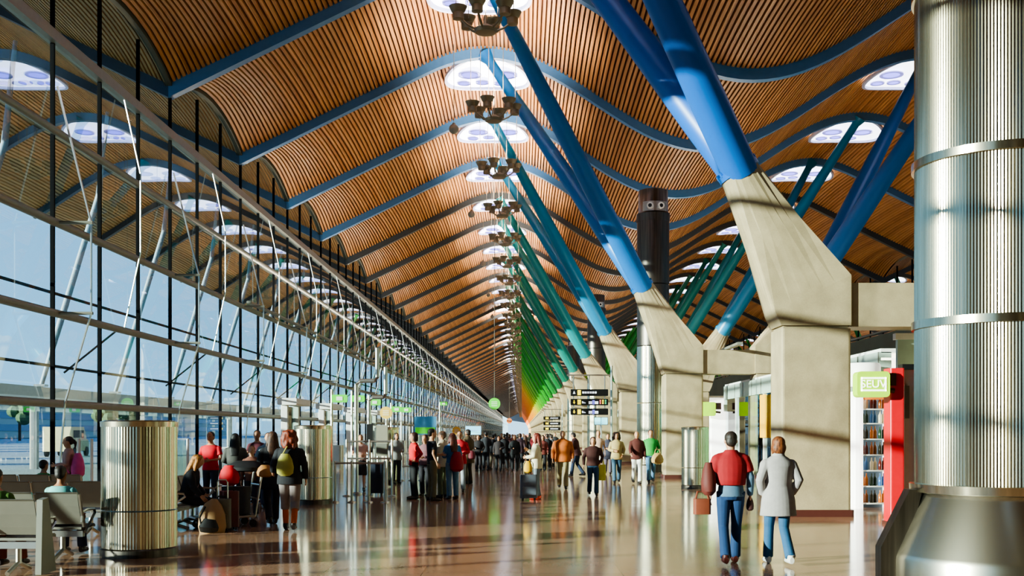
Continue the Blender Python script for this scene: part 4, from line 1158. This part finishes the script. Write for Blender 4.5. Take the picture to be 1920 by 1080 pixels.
# red column and shop entrance
t = thing('red_column', 'tall glossy red column at the shop entrance by the big steel column', 'column', (px(1683, 20), 20.1, 0))
MB().rbox(-.13, .13, -.1, .3, 0, pz(690, 20), .03).build('shaft', M['red'], t)
MB().box(-.15, .15, -.12, .32, 0, .06).build('foot', M['darkred'], t)
t = thing('shop_portal', 'white shop entrance frame with a red edge beside the red column', 'door frame', (px(1683, 20) + .14, 20.2, 0))
MB().box(.05, 1.6, .1, .2, 0, 2.85).build('panel', M['white'], t)
MB().box(.28, .36, .02, .1, 0, 2.85).build('red_edge', M['red'], t)
MB().box(.02, 1.6, .0, .25, 2.85, 2.95).build('lintel', M['black'], t)
MB().box(.06, .14, -.02, .1, 1.95, 2.55).build('grey_plate', M['transom'], t)
t = thing('shop_fascia', 'pale green fascia above the entrance with the red column', 'panel', (7.3, 22.8, 0))
MB().box(.5, 3, 0, .12, 2.7, 3.65).build('panel', M['fascia'], t)
MB().box(.45, 3, -.03, .15, 3.62, 3.75).build('cap', M['white'], t)
t = thing('round_drum', 'white round drum above the bottle shelf', 'drum', (px(1618, 25.6), 25.6, 0))
MB().lathe([(.36, 2.75), (.4, 2.8), (.4, 3.25), (.36, 3.3)], 32).build('drum', mat('drum_white', '#f4f2ea', .5, emit=.4), t, True)
MB().lathe([(.12, 0), (.12, 2.75)], 16).build('stem', M['white'], t)
# display shelf with bottles
SY = 24.6; sx0, sx1 = px(1612, SY), px(1660, SY); SW = sx1 - sx0
t = thing('display_shelf', 'tall white shop shelf full of bottles between the pillar and the red column', 'shelf', (sx0, SY, 0))
for u in (-.06, SW): MB().box(u, u + .06, -.25, .25, 0, 2.62).build('side_post', M['whitelit'], t)
MB().box(0, SW, .2, .25, 0, 2.62).build('back_panel', mat('shelf_back', '#5c6f7c', .5), t)
LV = [.12, .5, .85, 1.2, 1.55, 1.9, 2.22]
for z in LV: MB().box(0, SW, -.22, .2, z - .025, z).build('shelf_board', M['white'], t)
MB().box(0, SW, -.24, -.2, 2.42, 2.6).build('orange_header', M['orange'], t)
MB().rbox(-.2, -.07, -.3, .3, 0, 2.6, .02).build('light_column', M['whitelit'], t)
cols = ['#8a4a18', '#2c2a18', '#c06a1c', '#1d3a24', '#3a6aa0', '#d8c8a8', '#5a1c14']
bm_ = {}
lvn = ['bottom', 'second', 'third', 'fourth', 'fifth', 'sixth', 'top']
for li, z in enumerate(LV):
    ncol = 6
    for k in range(ncol):
        ci = (li*2 + k//2) % 7
        if ci not in bm_:
            b = MB(); b.lathe([(.036, 0), (.04, .02), (.04, .17), (.015, .22), (.014, .27), (.012, .28)], 12)
            bm_[ci] = b.mesh('bottle', mat('bottle_%d' % ci, cols[ci], .15, 0, .1), True)
        b = link('bottle', bm_[ci], None, (sx0 + SW*(k + .5)/ncol, SY - .08 + .06*(k % 2), z))
        tag(b, 'small %s bottle on the %s shelf level, %s from the left' % (('brown', 'dark olive', 'amber', 'dark green', 'blue', 'cream', 'dark red')[ci], lvn[li], ('first', 'second', 'third', 'fourth', 'fifth', 'sixth')[k]), 'bottle', 'bottles on the shop shelf')
# enclosing wall of the shops
struct('wall_right', MB().box(15.4, 15.6, 16, 260, 0, 4.0), mat('right_wall', '#9aa090', .7))

# ------------------------------------------------------------------ outside the glass
t = thing('road_canopy', 'long white flat canopy outside the glass wall', 'canopy', (-24, 0, 0))
MB().box(-3, 2.2, 10, 420, 3.3, 3.75).build('slab', M['white'], t)
for k in range(10): MB().tube([(0, 18 + 36*k, -.12), (0, 18 + 36*k, 3.3)], .22, 10).build('post', M['alu'], t)
for k in range(14):
    y = 31.5 + 9*k
    t = thing('outer_strut', 'pale inclined steel strut outside the glass, %s from the camera' % (ORD[k] if k < 12 else ('thirteenth', 'fourteenth')[k-12]), 'strut', (-21.7, y, 3.75), 0, 'inclined struts outside the glass')
    MB().tube([(0, 0, 0), (.9, 0, 3), (2.6, 0, 8.6), (3.0, 0, zx(-18.7) - 3.75)], [.1, .15, .13, .08], 10).build('shaft', mat('strut_pale', '#8fa6b6', .5), t, True)
    MB().box(-.25, .25, -.2, .2, 0, .1).build('foot_plate', M['alu'], t)
t = thing('maintenance_rail', 'thin dark horizontal rails outside the glass', 'railing', (WX - 1.6, 0, 0))
for z in (3.55, 5.6): MB().tube([(0, 20, z), (0, 300, z)], .045, 6).build('bar', M['mullion'], t)
for k in range(20): MB().tube([(0, 22.5 + 9*k, 3.4), (1.5, 22.5 + 9*k, 4.6)], .03, 5).build('stay', M['mullion'], t)
t = thing('terminal_building', 'long pale building with window bands far outside beyond the apron', 'building', (-150, 120, 0))
MB().box(-10, 10, -110, 400, 0, 9).build('wall', mat('far_wall', '#c8cbbf', .7), t)
MB().box(-12, 12, -112, 402, 9, 10).build('roof', M['white'], t)
for z in (2, 5.4): MB().box(10, 10.2, -108, 398, z, z + 1.8).build('window_band', mat('far_window', '#5f8aa6', .2), t)
def van(label, x, y, c):
    t = thing('service_van', label, 'van', (x, y, -.12), .1)
    b = MB(); R = []
    for (yy, w, zz) in ((-2.4, .9, 1.7), (-2.35, 1.0, 2.2), (.8, 1.0, 2.2), (1.6, .95, 1.35), (2.4, .9, 1.15), (2.45, .88, .6)):
        R.append([(-w, yy, .4), (w, yy, .4), (w, yy, zz), (-w, yy, zz)])
    b.rings(R); b.build('van_body', mat('van_' + c[1:], c, .35), t)
    MB().box(-1.02, 1.02, -1.8, .7, 1.4, 1.95).build('side_windows', M['black'], t)
    for sx in (-.95, .95):
        for yy in (-1.6, 1.5): MB().tube([(sx - .1, yy, .36), (sx + .1, yy, .36)], .36, 16).build('wheel', M['black'], t)
for i, (x, y, c, w) in enumerate(((-38, 58, '#dfe6ea', 'white'), (-46, 70, '#5fa6b8', 'teal'), (-34, 82, '#e8d8a8', 'cream'), (-52, 100, '#e4e8ea', 'pale grey'))):
    van('%s service van parked on the apron outside the glass' % w, x, y, c)
def tree(x, y, h, label):
    t = thing('tree', label, 'tree', (x, y, -.12), 0, 'trees beyond the apron')
    MB().tube([(0, 0, 0), (0, 0, h*.5)], .3, 8).build('trunk', mat('bark', '#4d4034', .9), t)
    c = MB(); r_ = random.Random(int(x*7 + y))
    for k in range(14): c.ell((r_.uniform(-2, 2), r_.uniform(-2, 2), h*.55 + r_.uniform(-.18, .4)*h), (1.5, 1.5, 1.2), 8, 6)
    c.build('crown', mat('leaves', '#4f6a48', .9, 0, .4, 2), t)
for k in range(8): tree(-95 - 4*(k % 3), 95 + 26*k, 8 + (k*37 % 3), 'dark green tree outside beyond the vans, %s along the row' % ('first', 'second', 'third', 'fourth', 'fifth', 'sixth', 'seventh', 'eighth')[k])

# ------------------------------------------------------------------ light, sky, camera
sun = bpy.data.lights.new('sun', 'SUN'); sun.energy = 24; sun.angle = math.radians(.6); sun.color = (1, .8, .52)
so = bpy.data.objects.new('sun', sun); COL.objects.link(so)
d = Vector((1, .48, -.172)).normalized()
so.rotation_euler = d.to_track_quat('-Z', 'Y').to_euler()
w = bpy.data.worlds.new('sky'); SC.world = w; w.use_nodes = True
nt = w.node_tree; bg = nt.nodes['Background']
tc = nt.nodes.new('ShaderNodeTexCoord'); sp = nt.nodes.new('ShaderNodeSeparateXYZ'); nt.links.new(tc.outputs['Generated'], sp.inputs[0])
rp = nt.nodes.new('ShaderNodeValToRGB'); cr = rp.color_ramp
for p_, c_ in ((0, '#c0ecfa'), (.03, '#7cd0f4'), (.08, '#2a98e2'), (.17, '#0868c4'), (.4, '#0a54ae'), (1, '#2058a4')):
    e = cr.elements[0] if p_ == 0 else cr.elements[1] if p_ == 1 else cr.elements.new(p_)
    e.position = p_; e.color = lin(c_)
nt.links.new(sp.outputs[2], rp.inputs[0]); nt.links.new(rp.outputs[0], bg.inputs[0]); bg.inputs[1].default_value = 1.45
cam = bpy.data.cameras.new('camera'); co = bpy.data.objects.new('camera', cam); COL.objects.link(co)
co.location = (0, 0, CAMZ); co.rotation_euler = (PI/2, 0, 0)
cam.sensor_width = 36; cam.lens = 36*F/1920
cam.shift_x = (960 - CX)/1920; cam.shift_y = (CY - 540)/1920
cam.clip_end = 3000; cam.clip_start = .1
SC.camera = co
cy = SC.cycles
cy.max_bounces = 4; cy.diffuse_bounces = 2; cy.glossy_bounces = 2; cy.transparent_max_bounces = 10; cy.transmission_bounces = 2
cy.caustics_reflective = False; cy.caustics_refractive = False
cy.sample_clamp_indirect = 4
cy.use_adaptive_sampling = True; cy.adaptive_threshold = .12
SC.view_settings.view_transform = 'AgX'
try: SC.view_settings.look = 'AgX - Medium High Contrast'
except Exception: pass
SC.view_settings.exposure = .62
